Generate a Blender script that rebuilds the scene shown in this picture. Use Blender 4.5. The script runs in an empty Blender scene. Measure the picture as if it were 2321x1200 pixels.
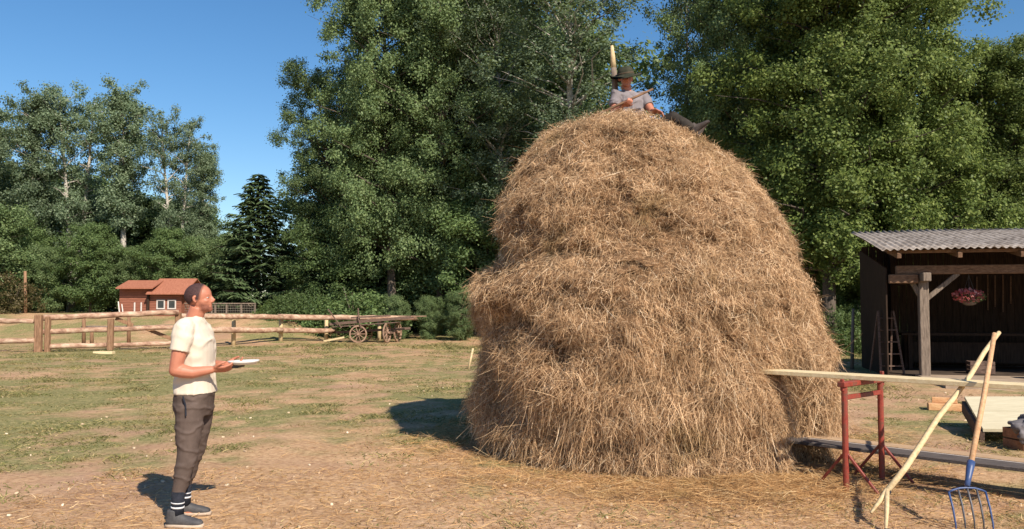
import bpy, math, random
import numpy as np
from mathutils import Vector, Matrix, Quaternion

# ------------------------------------------------------------------ camera, sky, sun, exposure
S = bpy.context.scene
COL = S.collection
F_PX, CX, CY, EYE = 1900.0, 1160.5, 600.0, 1.58
PITCH = math.atan(96 / F_PX)
cd = bpy.data.cameras.new('camera')
cd.sensor_width = 36.0
cd.lens = 36.0 * F_PX / 2321
cd.clip_start, cd.clip_end = 0.1, 2000
cam = bpy.data.objects.new('camera', cd)
COL.objects.link(cam)
cam.location = (0, 0, EYE)
cam.rotation_euler = (math.pi / 2 + PITCH, 0, 0)
S.camera = cam

SUN_DIR = Vector((0.60, -1.0, 0.98)).normalized()          # towards the sun
ELEV = math.asin(SUN_DIR.z)
AZ = math.atan2(SUN_DIR.x, SUN_DIR.y)
w = bpy.data.worlds.new('World')
S.world = w
w.use_nodes = True
nt = w.node_tree
bg = nt.nodes['Background']
sky = nt.nodes.new('ShaderNodeTexSky')
sky.sky_type = 'NISHITA'
sky.sun_disc = False
sky.sun_elevation = ELEV
sky.sun_rotation = AZ
sky.air_density = 1.0
sky.dust_density = 0.25
sky.ozone_density = 3.0
hs = nt.nodes.new('ShaderNodeHueSaturation')
hs.inputs['Saturation'].default_value = 1.24
hs.inputs['Value'].default_value = 0.84
nt.links.new(sky.outputs[0], hs.inputs['Color'])
nt.links.new(hs.outputs[0], bg.inputs[0])
bg.inputs[1].default_value = 0.105
sl = bpy.data.lights.new('sun', 'SUN')
sl.energy = 4.8
sl.angle = math.radians(0.5)
sl.color = (1.0, 0.90, 0.76)
sun = bpy.data.objects.new('sun', sl)
COL.objects.link(sun)
sun.rotation_euler = (-SUN_DIR).to_track_quat('-Z', 'Y').to_euler()
sun.location = (6, -10, 12)
S.view_settings.view_transform = 'Standard'
S.view_settings.look = 'None'
S.view_settings.exposure = 0.6
S.view_settings.gamma = 1.0
S.cycles.max_bounces = 6
S.cycles.diffuse_bounces = 3
S.cycles.transparent_max_bounces = 4

random.seed(4)
RNG = np.random.default_rng(7)
PI = math.pi
R = math.radians


def at(px, py, d):
    """the world point seen at photo pixel (px, py) at distance d along +Y"""
    u, v = (px - CX) / F_PX, (CY - py) / F_PX
    cp, sp = math.cos(PITCH), math.sin(PITCH)
    x, y, z = u, cp - v * sp, sp + v * cp
    k = d / y
    return Vector((x * k, d, EYE + z * k))


# ------------------------------------------------------------------ noise
def _hash(ix, iy, iz, seed):
    h = (ix.astype(np.int64) * 374761393 + iy.astype(np.int64) * 668265263 + iz.astype(np.int64) * 2147483647 + seed * 974634777) & 0xFFFFFFFF
    h = ((h ^ (h >> 13)) * 1274126177) & 0xFFFFFFFF
    h = h ^ (h >> 16)
    return (h & 0xFFFFFF) / float(0xFFFFFF)


def noise(p, scale=1.0, seed=0):
    q = np.asarray(p, float) * scale
    if q.shape[-1] == 2:
        q = np.concatenate([q, np.zeros(q.shape[:-1] + (1,))], -1)
    i = np.floor(q).astype(np.int64)
    f = q - i
    f = f * f * (3 - 2 * f)
    out = 0
    for a in (0, 1):
        for b in (0, 1):
            for c in (0, 1):
                wgt = (f[..., 0] if a else 1 - f[..., 0]) * (f[..., 1] if b else 1 - f[..., 1]) * (f[..., 2] if c else 1 - f[..., 2])
                out = out + wgt * _hash(i[..., 0] + a, i[..., 1] + b, i[..., 2] + c, seed)
    return out * 2 - 1


def fbm(p, scale=1.0, octs=4, seed=0):
    s, a, t = 0, 1.0, 0
    for o in range(octs):
        s = s + a * noise(p, scale * 2 ** o, seed + o * 17)
        t += a
        a *= 0.5
    return s / t


def sstep(a, b, x):
    t = np.clip((np.asarray(x, float) - a) / (b - a), 0, 1)
    return t * t * (3 - 2 * t)


# ------------------------------------------------------------------ materials
def new_mat(name):
    m = bpy.data.materials.new(name)
    m.use_nodes = True
    return m, m.node_tree, m.node_tree.nodes['Principled BSDF']


def ramp(nt, fac, stops):
    r = nt.nodes.new('ShaderNodeValToRGB')
    el = r.color_ramp.elements
    while len(el) < len(stops):
        el.new(0.5)
    for e, (p, c) in zip(el, stops):
        e.position = p
        e.color = (*c, 1)
    nt.links.new(fac, r.inputs[0])
    return r.outputs[0]


def coords(nt, scale=(1, 1, 1)):
    t = nt.nodes.new('ShaderNodeTexCoord')
    mp = nt.nodes.new('ShaderNodeMapping')
    mp.inputs['Scale'].default_value = scale
    nt.links.new(t.outputs['Object'], mp.inputs[0])
    return mp.outputs[0]


def tex_noise(nt, vec, scale, detail=4, rough=0.6):
    n = nt.nodes.new('ShaderNodeTexNoise')
    n.inputs['Scale'].default_value = scale
    n.inputs['Detail'].default_value = detail
    n.inputs['Roughness'].default_value = rough
    nt.links.new(vec, n.inputs['Vector'])
    return n.outputs['Fac']


def bump(nt, b, fac, strength, dist=0.02):
    n = nt.nodes.new('ShaderNodeBump')
    n.inputs['Strength'].default_value = strength
    n.inputs['Distance'].default_value = dist
    nt.links.new(fac, n.inputs['Height'])
    nt.links.new(n.outputs[0], b.inputs['Normal'])


def mixc(nt, fac, a, b, mode='MIX'):
    m = nt.nodes.new('ShaderNodeMix')
    m.data_type = 'RGBA'
    m.blend_type = mode
    for s, v in ((m.inputs[0], fac), (m.inputs[6], a), (m.inputs[7], b)):
        if hasattr(v, 'is_linked'):
            nt.links.new(v, s)
        else:
            s.default_value = v if not isinstance(v, tuple) else (*v, 1)
    return m.outputs[2]


def mat_var(name, c1, c2, scale=8, stretch=(1, 1, 1), rough=0.85, bmp=0.25, c3=None, spec=0.2, metal=0.0, bdist=0.01):
    m, nt, b = new_mat(name)
    v = coords(nt, stretch)
    f = tex_noise(nt, v, scale, 6, 0.65)
    st = [(0.32, c1), (0.68, c2)] if c3 is None else [(0.32, c1), (0.48, c2), (0.66, c3)]
    nt.links.new(ramp(nt, f, st), b.inputs['Base Color'])
    b.inputs['Roughness'].default_value = rough
    b.inputs['Specular IOR Level'].default_value = spec
    b.inputs['Metallic'].default_value = metal
    if bmp:
        bump(nt, b, f, bmp, bdist)
    return m


def mat_leaf(name, stops, trans=0.36, rough=0.55, patch=None, tcol=(0.20, 0.26, 0.075)):
    """one colour per leaf, drifting over the crown"""
    m, nt, b = new_mat(name)
    g = nt.nodes.new('ShaderNodeNewGeometry')
    col = ramp(nt, g.outputs['Random Per Island'], stops)
    if patch:
        n = tex_noise(nt, coords(nt), 0.55, 3)
        col = mixc(nt, ramp(nt, n, [(0.45, (0, 0, 0)), (0.62, (1, 1, 1))]), col, patch)
    oi = nt.nodes.new('ShaderNodeObjectInfo')
    hv = nt.nodes.new('ShaderNodeHueSaturation')
    mr = nt.nodes.new('ShaderNodeMapRange')
    mr.inputs[3].default_value, mr.inputs[4].default_value = 0.80, 1.2
    nt.links.new(oi.outputs['Random'], mr.inputs[0])
    nt.links.new(mr.outputs[0], hv.inputs['Value'])
    nt.links.new(col, hv.inputs['Color'])
    nt.links.new(hv.outputs[0], b.inputs['Base Color'])
    b.inputs['Roughness'].default_value = rough
    b.inputs['Specular IOR Level'].default_value = 0.28
    t = nt.nodes.new('ShaderNodeBsdfTranslucent')
    t.inputs[0].default_value = (*tcol, 1)
    mx = nt.nodes.new('ShaderNodeMixShader')
    mx.inputs[0].default_value = trans
    nt.links.new(b.outputs[0], mx.inputs[1])
    nt.links.new(t.outputs[0], mx.inputs[2])
    nt.links.new(mx.outputs[0], nt.nodes['Material Output'].inputs[0])
    return m


def mat_straw(name, stops, greens, gl=(0.56, 0.68), trans=0.15, nscale=1.6):
    m, nt, b = new_mat(name)
    g = nt.nodes.new('ShaderNodeNewGeometry')
    col = ramp(nt, g.outputs['Random Per Island'], stops)
    v = coords(nt)
    n = tex_noise(nt, v, nscale, 4, 0.6)
    col = mixc(nt, ramp(nt, n, [(gl[0], (0, 0, 0)), (gl[1], (0.8, 0.8, 0.8))]), col, greens)
    n2 = tex_noise(nt, v, nscale * 1.9, 5, 0.7)
    col = mixc(nt, 1.0, col, ramp(nt, n2, [(0.33, (0.72, 0.69, 0.66)), (0.5, (1.10, 1.09, 1.09)), (0.66, (1.27, 1.27, 1.28))]), 'MULTIPLY')
    nt.links.new(col, b.inputs['Base Color'])
    b.inputs['Roughness'].default_value = 0.8
    b.inputs['Specular IOR Level'].default_value = 0.1
    t = nt.nodes.new('ShaderNodeBsdfTranslucent')
    nt.links.new(col, t.inputs[0])
    mx = nt.nodes.new('ShaderNodeMixShader')
    mx.inputs[0].default_value = trans
    nt.links.new(b.outputs[0], mx.inputs[1])
    nt.links.new(t.outputs[0], mx.inputs[2])
    nt.links.new(mx.outputs[0], nt.nodes['Material Output'].inputs[0])
    return m


M = {}
M['straw'] = mat_straw('hay_straw', [(0.0, (0.19, 0.113, 0.060)), (0.3, (0.42, 0.268, 0.147)), (0.7, (0.59, 0.398, 0.232)), (0.92, (0.72, 0.525, 0.325)), (1.0, (0.82, 0.67, 0.48))], (0.27, 0.185, 0.08), (0.60, 0.74))
M['hay_core'] = mat_var('hay_core', (0.065, 0.036, 0.018), (0.25, 0.14, 0.07), 9, (1, 1, 1), 0.95, 0.8, bdist=0.05)  # darker than the straw: shadow in the gaps is put into this colour
M['loose'] = mat_straw('loose_straw', [(0.0, (0.28, 0.15, 0.06)), (0.5, (0.47, 0.28, 0.125)), (0.9, (0.58, 0.38, 0.18)), (1.0, (0.72, 0.55, 0.32))], (0.30, 0.21, 0.08), (0.55, 0.7))
M['bark_red'] = mat_var('peeled_log', (0.16, 0.085, 0.058), (0.36, 0.22, 0.152), 2.6, (1, 2, 2), 0.8, 0.5, (0.53, 0.40, 0.29))
M['wood_post'] = mat_var('post_wood', (0.15, 0.08, 0.045), (0.34, 0.20, 0.12), 6, (5, 5, 0.8), 0.85, 0.4)
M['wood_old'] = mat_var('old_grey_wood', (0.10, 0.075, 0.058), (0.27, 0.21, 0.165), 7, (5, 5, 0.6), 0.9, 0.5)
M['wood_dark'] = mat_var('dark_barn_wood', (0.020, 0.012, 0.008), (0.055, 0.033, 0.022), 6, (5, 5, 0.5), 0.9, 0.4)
M['wood_beam'] = mat_var('brown_beam', (0.09, 0.05, 0.03), (0.24, 0.14, 0.085), 6, (1, 5, 5), 0.85, 0.4)
M['wood_new'] = mat_var('fresh_plank', (0.58, 0.45, 0.25), (0.74, 0.62, 0.40), 4, (1, 9, 9), 0.7, 0.12)
M['wood_cream'] = mat_var('cream_board', (0.48, 0.42, 0.28), (0.62, 0.55, 0.39), 4, (1, 9, 9), 0.7, 0.1)
M['wood_orange'] = mat_var('orange_timber', (0.45, 0.22, 0.10), (0.68, 0.42, 0.22), 5, (1, 6, 6), 0.75, 0.2)
M['wood_stick'] = mat_var('pale_stick', (0.45, 0.32, 0.17), (0.66, 0.52, 0.31), 9, (3, 3, 3), 0.7, 0.3)
M['wood_handle'] = mat_var('tool_handle', (0.42, 0.22, 0.11), (0.60, 0.38, 0.21), 7, (4, 4, 4), 0.6, 0.2)
M['cart_wood'] = mat_var('weathered_cart', (0.07, 0.045, 0.035), (0.20, 0.13, 0.10), 6, (2, 6, 6), 0.9, 0.4)
M['board_grey'] = mat_var('grey_board', (0.06, 0.050, 0.048), (0.13, 0.11, 0.10), 6, (1, 8, 8), 0.8, 0.3)
M['board_tan'] = mat_var('tan_board', (0.34, 0.22, 0.13), (0.50, 0.35, 0.22), 6, (1, 8, 8), 0.8, 0.3)
M['red_steel'] = mat_var('red_painted_steel', (0.15, 0.022, 0.014), (0.26, 0.042, 0.027), 14, (1, 1, 1), 0.5, 0.1, (0.13, 0.055, 0.034), 0.4)
M['blue_steel'] = mat_var('blue_painted_steel', (0.022, 0.045, 0.13), (0.05, 0.09, 0.22), 16, (1, 1, 1), 0.45, 0.1, None, 0.5)
M['tine'] = mat_var('worn_steel', (0.05, 0.055, 0.075), (0.16, 0.15, 0.15), 20, (1, 1, 1), 0.5, 0.1, None, 0.5, 0.3)
M['cabin_wall'] = mat_var('red_cabin_boards', (0.19, 0.070, 0.044), (0.31, 0.125, 0.082), 3, (1, 1, 14), 0.85, 0.3)
M['cabin_roof'] = mat_var('red_roof_felt', (0.27, 0.10, 0.06), (0.39, 0.16, 0.10), 5, (4, 1, 1), 0.9, 0.3)
M['white_paint'] = mat_var('white_paint', (0.50, 0.44, 0.40), (0.62, 0.56, 0.52), 8, (1, 1, 1), 0.6, 0.05)
M['glass'] = mat_var('dark_glass', (0.02, 0.025, 0.03), (0.045, 0.05, 0.055), 2, (1, 1, 1), 0.12, 0, None, 0.6)
M['trunk_dark'] = mat_var('dark_bark', (0.055, 0.042, 0.033), (0.15, 0.12, 0.10), 5, (4, 4, 1), 0.95, 0.6)
M['trunk_pale'] = mat_var('pale_bark', (0.12, 0.105, 0.09), (0.42, 0.38, 0.33), 4, (2, 2, 3), 0.9, 0.4, (0.52, 0.48, 0.43))
M['leaf_big'] = mat_leaf('broad_leaves', [(0, (0.091, 0.140, 0.059)), (0.5, (0.129, 0.190, 0.077)), (0.85, (0.203, 0.270, 0.110)), (1, (0.235, 0.299, 0.135))])
M['leaf_warm'] = mat_leaf('warm_leaves', [(0, (0.088, 0.130, 0.034)), (0.5, (0.127, 0.177, 0.042)), (0.85, (0.204, 0.254, 0.063)), (1, (0.234, 0.279, 0.077))])
M['leaf_aspen'] = mat_leaf('aspen_leaves', [(0, (0.094, 0.135, 0.081)), (0.5, (0.129, 0.182, 0.106)), (0.85, (0.204, 0.264, 0.159)), (1, (0.244, 0.304, 0.191))])
M['leaf_bush'] = mat_leaf('bush_leaves', [(0, (0.072, 0.117, 0.044)), (0.5, (0.103, 0.161, 0.057)), (0.85, (0.158, 0.227, 0.080)), (1, (0.180, 0.248, 0.092))])
M['leaf_light'] = mat_leaf('light_bush_leaves', [(0, (0.07, 0.12, 0.03)), (0.5, (0.12, 0.185, 0.045)), (1, (0.19, 0.25, 0.08))])
M['leaf_rust'] = mat_leaf('dry_bush_leaves', [(0, (0.055, 0.045, 0.022)), (0.5, (0.10, 0.078, 0.036)), (1, (0.15, 0.115, 0.055))])
M['needles'] = mat_leaf('spruce_needles', [(0, (0.040, 0.066, 0.026)), (0.5, (0.070, 0.108, 0.044)), (1, (0.110, 0.150, 0.066))], 0.15, 0.7, None, (0.08, 0.13, 0.03))
M['skin'] = mat_var('sunburnt_skin', (0.39, 0.145, 0.088), (0.46, 0.185, 0.115), 9, (1, 1, 1), 0.5, 0.05, None, 0.35)
M['hair'] = mat_var('cropped_dark_hair', (0.035, 0.018, 0.018), (0.085, 0.042, 0.038), 60, (1, 1, 1), 0.8, 0.6)
M['stubble'] = mat_var('stubble', (0.24, 0.088, 0.058), (0.34, 0.13, 0.085), 80, (1, 1, 1), 0.8, 0.4)
def mat_hair(name, c1, c2, skin, full):
    m, nt, b = new_mat(name)
    v = coords(nt)
    n = tex_noise(nt, v, 90, 4, 0.7)
    a = nt.nodes.new('ShaderNodeAttribute')
    a.attribute_name = 'hair_amount'
    mr = nt.nodes.new('ShaderNodeMapRange')
    mr.inputs[2].default_value = full
    nt.links.new(a.outputs['Fac'], mr.inputs[0])
    ad = nt.nodes.new('ShaderNodeMath')
    ad.operation = 'MULTIPLY'
    nt.links.new(mr.outputs[0], ad.inputs[0])
    ad.inputs[1].default_value = 1.0
    nt.links.new(mixc(nt, ad.outputs[0], skin, ramp(nt, n, [(0.3, c1), (0.7, c2)])), b.inputs['Base Color'])
    b.inputs['Roughness'].default_value = 0.75
    b.inputs['Specular IOR Level'].default_value = 0.2
    return m


M['hair'] = mat_hair('cropped_dark_hair', (0.030, 0.016, 0.017), (0.085, 0.045, 0.042), (0.42, 0.165, 0.10), 0.22)
M['stubble'] = mat_hair('stubble', (0.16, 0.062, 0.042), (0.26, 0.10, 0.065), (0.42, 0.165, 0.10), 0.25)
M['shirt_cream'] = mat_var('cream_cotton', (0.58, 0.50, 0.40), (0.63, 0.55, 0.45), 7, (1, 1, 1), 0.9, 0.1, None, 0.1)
M['shirt_grey'] = mat_var('grey_cotton', (0.17, 0.15, 0.155), (0.25, 0.22, 0.23), 9, (1, 1, 1), 0.9, 0.2, None, 0.1)
M['trousers'] = mat_var('brown_joggers', (0.076, 0.055, 0.046), (0.118, 0.087, 0.074), 8, (1, 1, 1), 0.9, 0.2, None, 0.1)
M['trousers_dark'] = mat_var('dark_work_trousers', (0.028, 0.024, 0.021), (0.055, 0.046, 0.039), 8, (1, 1, 1), 0.9, 0.2, None, 0.1)
M['sock'] = mat_var('dark_sock', (0.014, 0.016, 0.022), (0.03, 0.032, 0.042), 30, (1, 1, 1), 0.95, 0.3, None, 0.1)
M['sock_white'] = mat_var('white_knit', (0.5, 0.5, 0.52), (0.72, 0.72, 0.72), 40, (1, 1, 1), 0.95, 0.3, None, 0.1)
M['shoe'] = mat_var('dark_grey_shoe', (0.035, 0.035, 0.04), (0.10, 0.095, 0.095), 12, (1, 1, 1), 0.7, 0.2)
M['boot'] = mat_var('dusty_boot', (0.035, 0.028, 0.026), (0.095, 0.075, 0.065), 12, (1, 1, 1), 0.7, 0.2)
M['sole'] = mat_var('dusty_sole', (0.36, 0.27, 0.20), (0.52, 0.42, 0.33), 12, (1, 1, 1), 0.85, 0.1)
M['felt'] = mat_var('green_brown_felt', (0.022, 0.026, 0.018), (0.055, 0.052, 0.036), 14, (1, 1, 1), 0.95, 0.3, None, 0.1)
M['felt_band'] = mat_var('hat_band', (0.05, 0.035, 0.022), (0.085, 0.06, 0.038), 14, (1, 1, 1), 0.8, 0.1)
M['plastic_white'] = mat_var('white_plastic', (0.70, 0.69, 0.66), (0.76, 0.75, 0.72), 5, (1, 1, 1), 0.4, 0, None, 0.5)
M['plastic_black'] = mat_var('black_plastic', (0.012, 0.012, 0.014), (0.024, 0.023, 0.025), 9, (1, 1, 1), 0.45, 0, None, 0.5)
M['eye'] = mat_var('eye_white', (0.42, 0.36, 0.33), (0.48, 0.42, 0.39), 5, (1, 1, 1), 0.3, 0)
M['iris'] = mat_var('dark_iris', (0.03, 0.02, 0.015), (0.05, 0.03, 0.02), 5, (1, 1, 1), 0.3, 0)
M['roof_sheet'] = mat_var('lichen_roof_sheet', (0.13, 0.105, 0.088), (0.29, 0.245, 0.21), 3.5, (1, 1, 1), 0.95, 0.3, (0.43, 0.375, 0.33))
M['concrete'] = mat_var('dusty_concrete', (0.26, 0.19, 0.13), (0.40, 0.31, 0.23), 3, (1, 1, 1), 0.95, 0.3)
M['cloth_grey'] = mat_var('grey_cloth', (0.11, 0.10, 0.105), (0.21, 0.19, 0.195), 6, (1, 1, 1), 0.9, 0.3)
M['petal'] = mat_leaf('pink_petals', [(0, (0.30, 0.05, 0.06)), (0.6, (0.48, 0.13, 0.13)), (1, (0.62, 0.34, 0.32))], 0.2, 0.6, None, (0.6, 0.2, 0.2))
M['pot_leaf'] = mat_leaf('pot_plant_leaves', [(0, (0.05, 0.10, 0.03)), (1, (0.20, 0.30, 0.10))])
M['crate'] = mat_var('brown_crate', (0.20, 0.10, 0.055), (0.36, 0.19, 0.11), 5, (1, 5, 5), 0.8, 0.2)
M['wire'] = mat_var('wire_mesh', (0.20, 0.17, 0.14), (0.32, 0.27, 0.22), 20, (1, 1, 1), 0.6, 0)

# ------------------------------------------------------------------ builders
def tag(o, label=None, cat=None, group=None, kind=None):
    for k, v in (('label', label), ('category', cat), ('group', group), ('kind', kind)):
        if v:
            o[k] = v
    return o


def thing(name, label, cat, loc=(0, 0, 0), rz=0.0, group=None):
    o = bpy.data.objects.new(name, None)
    o.empty_display_size = 0.2
    COL.objects.link(o)
    o.location = loc
    o.rotation_euler = (0, 0, rz)
    return tag(o, label, cat, group)


def link_mesh(name, me, mat, parent=None):
    me.materials.append(M[mat] if isinstance(mat, str) else mat)
    o = bpy.data.objects.new(name, me)
    COL.objects.link(o)
    if parent:
        o.parent = parent
    return o


def bulk(name, verts, quads, mat, parent=None, smooth=False):
    me = bpy.data.meshes.new(name)
    n, m = len(verts), len(quads)
    k = quads.shape[1]
    me.vertices.add(n)
    me.vertices.foreach_set('co', np.ascontiguousarray(verts, dtype=np.float32).ravel())
    me.loops.add(m * k)
    me.loops.foreach_set('vertex_index', np.ascontiguousarray(quads, dtype=np.int32).ravel())
    me.polygons.add(m)
    me.polygons.foreach_set('loop_start', np.arange(0, m * k, k, dtype=np.int32))
    me.polygons.foreach_set('loop_total', np.full(m, k, dtype=np.int32))
    if smooth:
        me.polygons.foreach_set('use_smooth', np.ones(m, dtype=bool))
    me.update(calc_edges=True)
    return link_mesh(name, me, mat, parent)


class MB:
    """collects shapes and links them as ONE mesh object"""

    def __init__(s, off=(0, 0, 0)):
        s.v, s.f, s.off = [], [], Vector(off)

    def add(s, vs, fs):
        b = len(s.v)
        s.v += [tuple(Vector(v) - s.off) for v in vs]
        s.f += [tuple(b + i for i in f) for f in fs]
        return s

    def box(s, c, size, rot=None, bev=0.0):
        hx, hy, hz = [q / 2 for q in size]
        b = min(bev, hx * .9, hy * .9, hz * .9)
        mt = rot if rot is not None else Matrix.Identity(3)
        c = Vector(c)
        if b <= 0:
            vs = [c + mt @ Vector((x * hx, y * hy, z * hz)) for x in (-1, 1) for y in (-1, 1) for z in (-1, 1)]
            return s.add(vs, [(0, 1, 3, 2), (4, 6, 7, 5), (0, 4, 5, 1), (2, 3, 7, 6), (0, 2, 6, 4), (1, 5, 7, 3)])
        vs, idx = [], {}
        for x in (-1, 1):
            for y in (-1, 1):
                for z in (-1, 1):
                    for ax in range(3):
                        p = [x * (hx - b), y * (hy - b), z * (hz - b)]
                        p[ax] = (x, y, z)[ax] * (hx, hy, hz)[ax]
                        idx[(x, y, z, ax)] = len(vs)
                        vs.append(c + mt @ Vector(p))
        fs = []
        for ax in range(3):
            o1, o2 = (ax + 1) % 3, (ax + 2) % 3
            for sg in (-1, 1):
                q = []
                for a2, b2 in ((-1, -1), (1, -1), (1, 1), (-1, 1)):
                    k = [0, 0, 0]
                    k[ax], k[o1], k[o2] = sg, a2, b2
                    q.append(idx[(*k, ax)])
                fs.append(tuple(q if sg > 0 else q[::-1]))
        for ax in range(3):
            o1, o2 = (ax + 1) % 3, (ax + 2) % 3
            for a2 in (-1, 1):
                for b2 in (-1, 1):
                    k0, k1 = [0, 0, 0], [0, 0, 0]
                    k0[ax], k1[ax] = -1, 1
                    k0[o1] = k1[o1] = a2
                    k0[o2] = k1[o2] = b2
                    q = [idx[(*k0, o1)], idx[(*k1, o1)], idx[(*k1, o2)], idx[(*k0, o2)]]
                    fs.append(tuple(q if a2 * b2 < 0 else q[::-1]))
        for x in (-1, 1):
            for y in (-1, 1):
                for z in (-1, 1):
                    q = [idx[(x, y, z, i)] for i in range(3)]
                    fs.append(tuple(q if x * y * z > 0 else q[::-1]))
        return s.add(vs, fs)

    def beam(s, p0, p1, wd, ht, bev=0.004, up=(0, 0, 1)):
        """a board or squared timber from p0 to p1 (wd across, ht along up)"""
        p0, p1 = Vector(p0), Vector(p1)
        x = (p1 - p0).normalized()
        y = Vector(up).cross(x)
        if y.length < 1e-4:
            y = Vector((0, 1, 0)).cross(x)
        y.normalize()
        z = x.cross(y)
        rot = Matrix((x, y, z)).transposed()
        return s.box((p0 + p1) / 2, ((p1 - p0).length, wd, ht), rot, bev)

    def tube(s, pts, rad, n=10, jit=0.0, sq=None, cap=True):
        """a round bar along pts; rad one number or one per point, sq = (a, b) per-point squash along the frame axes"""
        pts = [Vector(p) for p in pts]
        if not hasattr(rad, '__len__'):
            rad = [rad] * len(pts)
        t0 = (pts[1] - pts[0]).normalized()
        ref = Vector((0, 0, 1)) if abs(t0.z) < 0.9 else Vector((1, 0, 0))
        u = ref.cross(t0).normalized()
        vs, fs = [], []
        for i, p in enumerate(pts):
            t = (pts[min(i + 1, len(pts) - 1)] - pts[max(i - 1, 0)]).normalized()
            u = (u - t * u.dot(t)).normalized()
            v = t.cross(u)
            for k in range(n):
                a = 2 * PI * k / n
                r = rad[i] * (1 + jit * random.uniform(-1, 1))
                e = (1, 1) if sq is None else sq
                vs.append(p + u * math.cos(a) * r * e[0] + v * math.sin(a) * r * e[1])
        for i in range(len(pts) - 1):
            for k in range(n):
                k2 = (k + 1) % n
                fs.append((i * n + k, i * n + k2, (i + 1) * n + k2, (i + 1) * n + k))
        if cap:
            fs.append(tuple(range(n))[::-1])
            fs.append(tuple(range((len(pts) - 1) * n, len(pts) * n)))
        return s.add(vs, fs)

    def ell(s, c, rad, rot=None, n=16, m=10):
        mt = rot if rot is not None else Matrix.Identity(3)
        c = Vector(c)
        vs = [c + mt @ Vector((0, 0, -rad[2]))]
        for i in range(1, m):
            ph = -PI / 2 + PI * i / m
            for k in range(n):
                a = 2 * PI * k / n
                vs.append(c + mt @ Vector((rad[0] * math.cos(ph) * math.cos(a), rad[1] * math.cos(ph) * math.sin(a), rad[2] * math.sin(ph))))
        vs.append(c + mt @ Vector((0, 0, rad[2])))
        fs = [(0, 1 + (k + 1) % n, 1 + k) for k in range(n)]
        for i in range(m - 2):
            for k in range(n):
                k2 = (k + 1) % n
                fs.append((1 + i * n + k, 1 + i * n + k2, 1 + (i + 1) * n + k2, 1 + (i + 1) * n + k))
        top = len(vs) - 1
        fs += [(top, 1 + (m - 2) * n + k, 1 + (m - 2) * n + (k + 1) % n) for k in range(n)]
        return s.add(vs, fs)

    def rings(s, rg, n=24, power=2.3):
        """closed loft of super-elliptic rings (centre, x axis vector, y axis vector)"""
        vs, fs = [], []
        for c, ax, ay in rg:
            c, ax, ay = Vector(c), Vector(ax), Vector(ay)
            for k in range(n):
                a = 2 * PI * k / n
                ca, sa = math.cos(a), math.sin(a)
                e = 2 / power
                vs.append(c + ax * math.copysign(abs(ca) ** e, ca) + ay * math.copysign(abs(sa) ** e, sa))
        L = len(rg)
        for i in range(L - 1):
            for k in range(n):
                k2 = (k + 1) % n
                fs.append((i * n + k, i * n + k2, (i + 1) * n + k2, (i + 1) * n + k))
        fs.append(tuple(range(n))[::-1])
        fs.append(tuple(range((L - 1) * n, L * n)))
        return s.add(vs, fs)

    def lathe(s, prof, c=(0, 0, 0), n=24, rot=None, wave=None):
        mt = rot if rot is not None else Matrix.Identity(3)
        c = Vector(c)
        vs, fs = [], []
        for r, z in prof:
            for k in range(n):
                a = 2 * PI * k / n
                rr, zz = (r, z) if wave is None else wave(r, z, a)
                vs.append(c + mt @ Vector((rr * math.cos(a), rr * math.sin(a), zz)))
        for i in range(len(prof) - 1):
            for k in range(n):
                k2 = (k + 1) % n
                fs.append((i * n + k, i * n + k2, (i + 1) * n + k2, (i + 1) * n + k))
        fs.append(tuple(range(n))[::-1])
        fs.append(tuple(range((len(prof) - 1) * n, len(prof) * n)))
        return s.add(vs, fs)

    def mesh(s, name):
        me = bpy.data.meshes.new(name)
        me.from_pydata(s.v, [], s.f)
        me.update()
        return me

    def build(s, name, mat, parent=None, smooth=False):
        me = s.mesh(name)
        if smooth:
            me.polygons.foreach_set('use_smooth', [True] * len(me.polygons))
        return link_mesh(name, me, mat, parent)

    def fuse(s, name, mat, parent=None, voxel=0.007, smooth=4, fold=0.0, fscale=(14, 14, 6), seed=3):
        """grow the collected shapes together into one continuous skin"""
        me = s.mesh(name + '_src')
        o = bpy.data.objects.new(name + '_src', me)
        COL.objects.link(o)
        md = o.modifiers.new('r', 'REMESH')
        md.mode = 'VOXEL'
        md.voxel_size = voxel
        sm = o.modifiers.new('s', 'SMOOTH')
        sm.iterations = smooth
        sm.factor = 0.5
        dg = bpy.context.evaluated_depsgraph_get()
        out = bpy.data.meshes.new_from_object(o.evaluated_get(dg))
        out.name = name
        bpy.data.objects.remove(o)
        bpy.data.meshes.remove(me)
        if fold:
            n = len(out.vertices)
            co = np.empty(n * 3, np.float32)
            no = np.empty(n * 3, np.float32)
            out.vertices.foreach_get('co', co)
            out.vertex_normals.foreach_get('vector', no)
            co, no = co.reshape(-1, 3), no.reshape(-1, 3)
            d = fbm(co * np.array(fscale), 1.0, 3, seed)
            d = np.exp(-(d / 0.13) ** 2) - 0.25
            co = co + no * (d * fold)[:, None]
            out.vertices.foreach_set('co', co.astype(np.float32).ravel())
        out.polygons.foreach_set('use_smooth', [True] * len(out.polygons))
        out.update()
        return link_mesh(name, out, mat, parent)


def dup(root, loc, rz=0.0, sc=1.0, label=None, name=None):
    r = root.copy()
    COL.objects.link(r)
    r.location = loc
    r.rotation_euler = (0, 0, rz)
    r.scale = sc if hasattr(sc, '__len__') else (sc, sc, sc)
    if label:
        r['label'] = label
    for ch in list(root.children):
        c = ch.copy()
        COL.objects.link(c)
        c.parent = r
    return r


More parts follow.
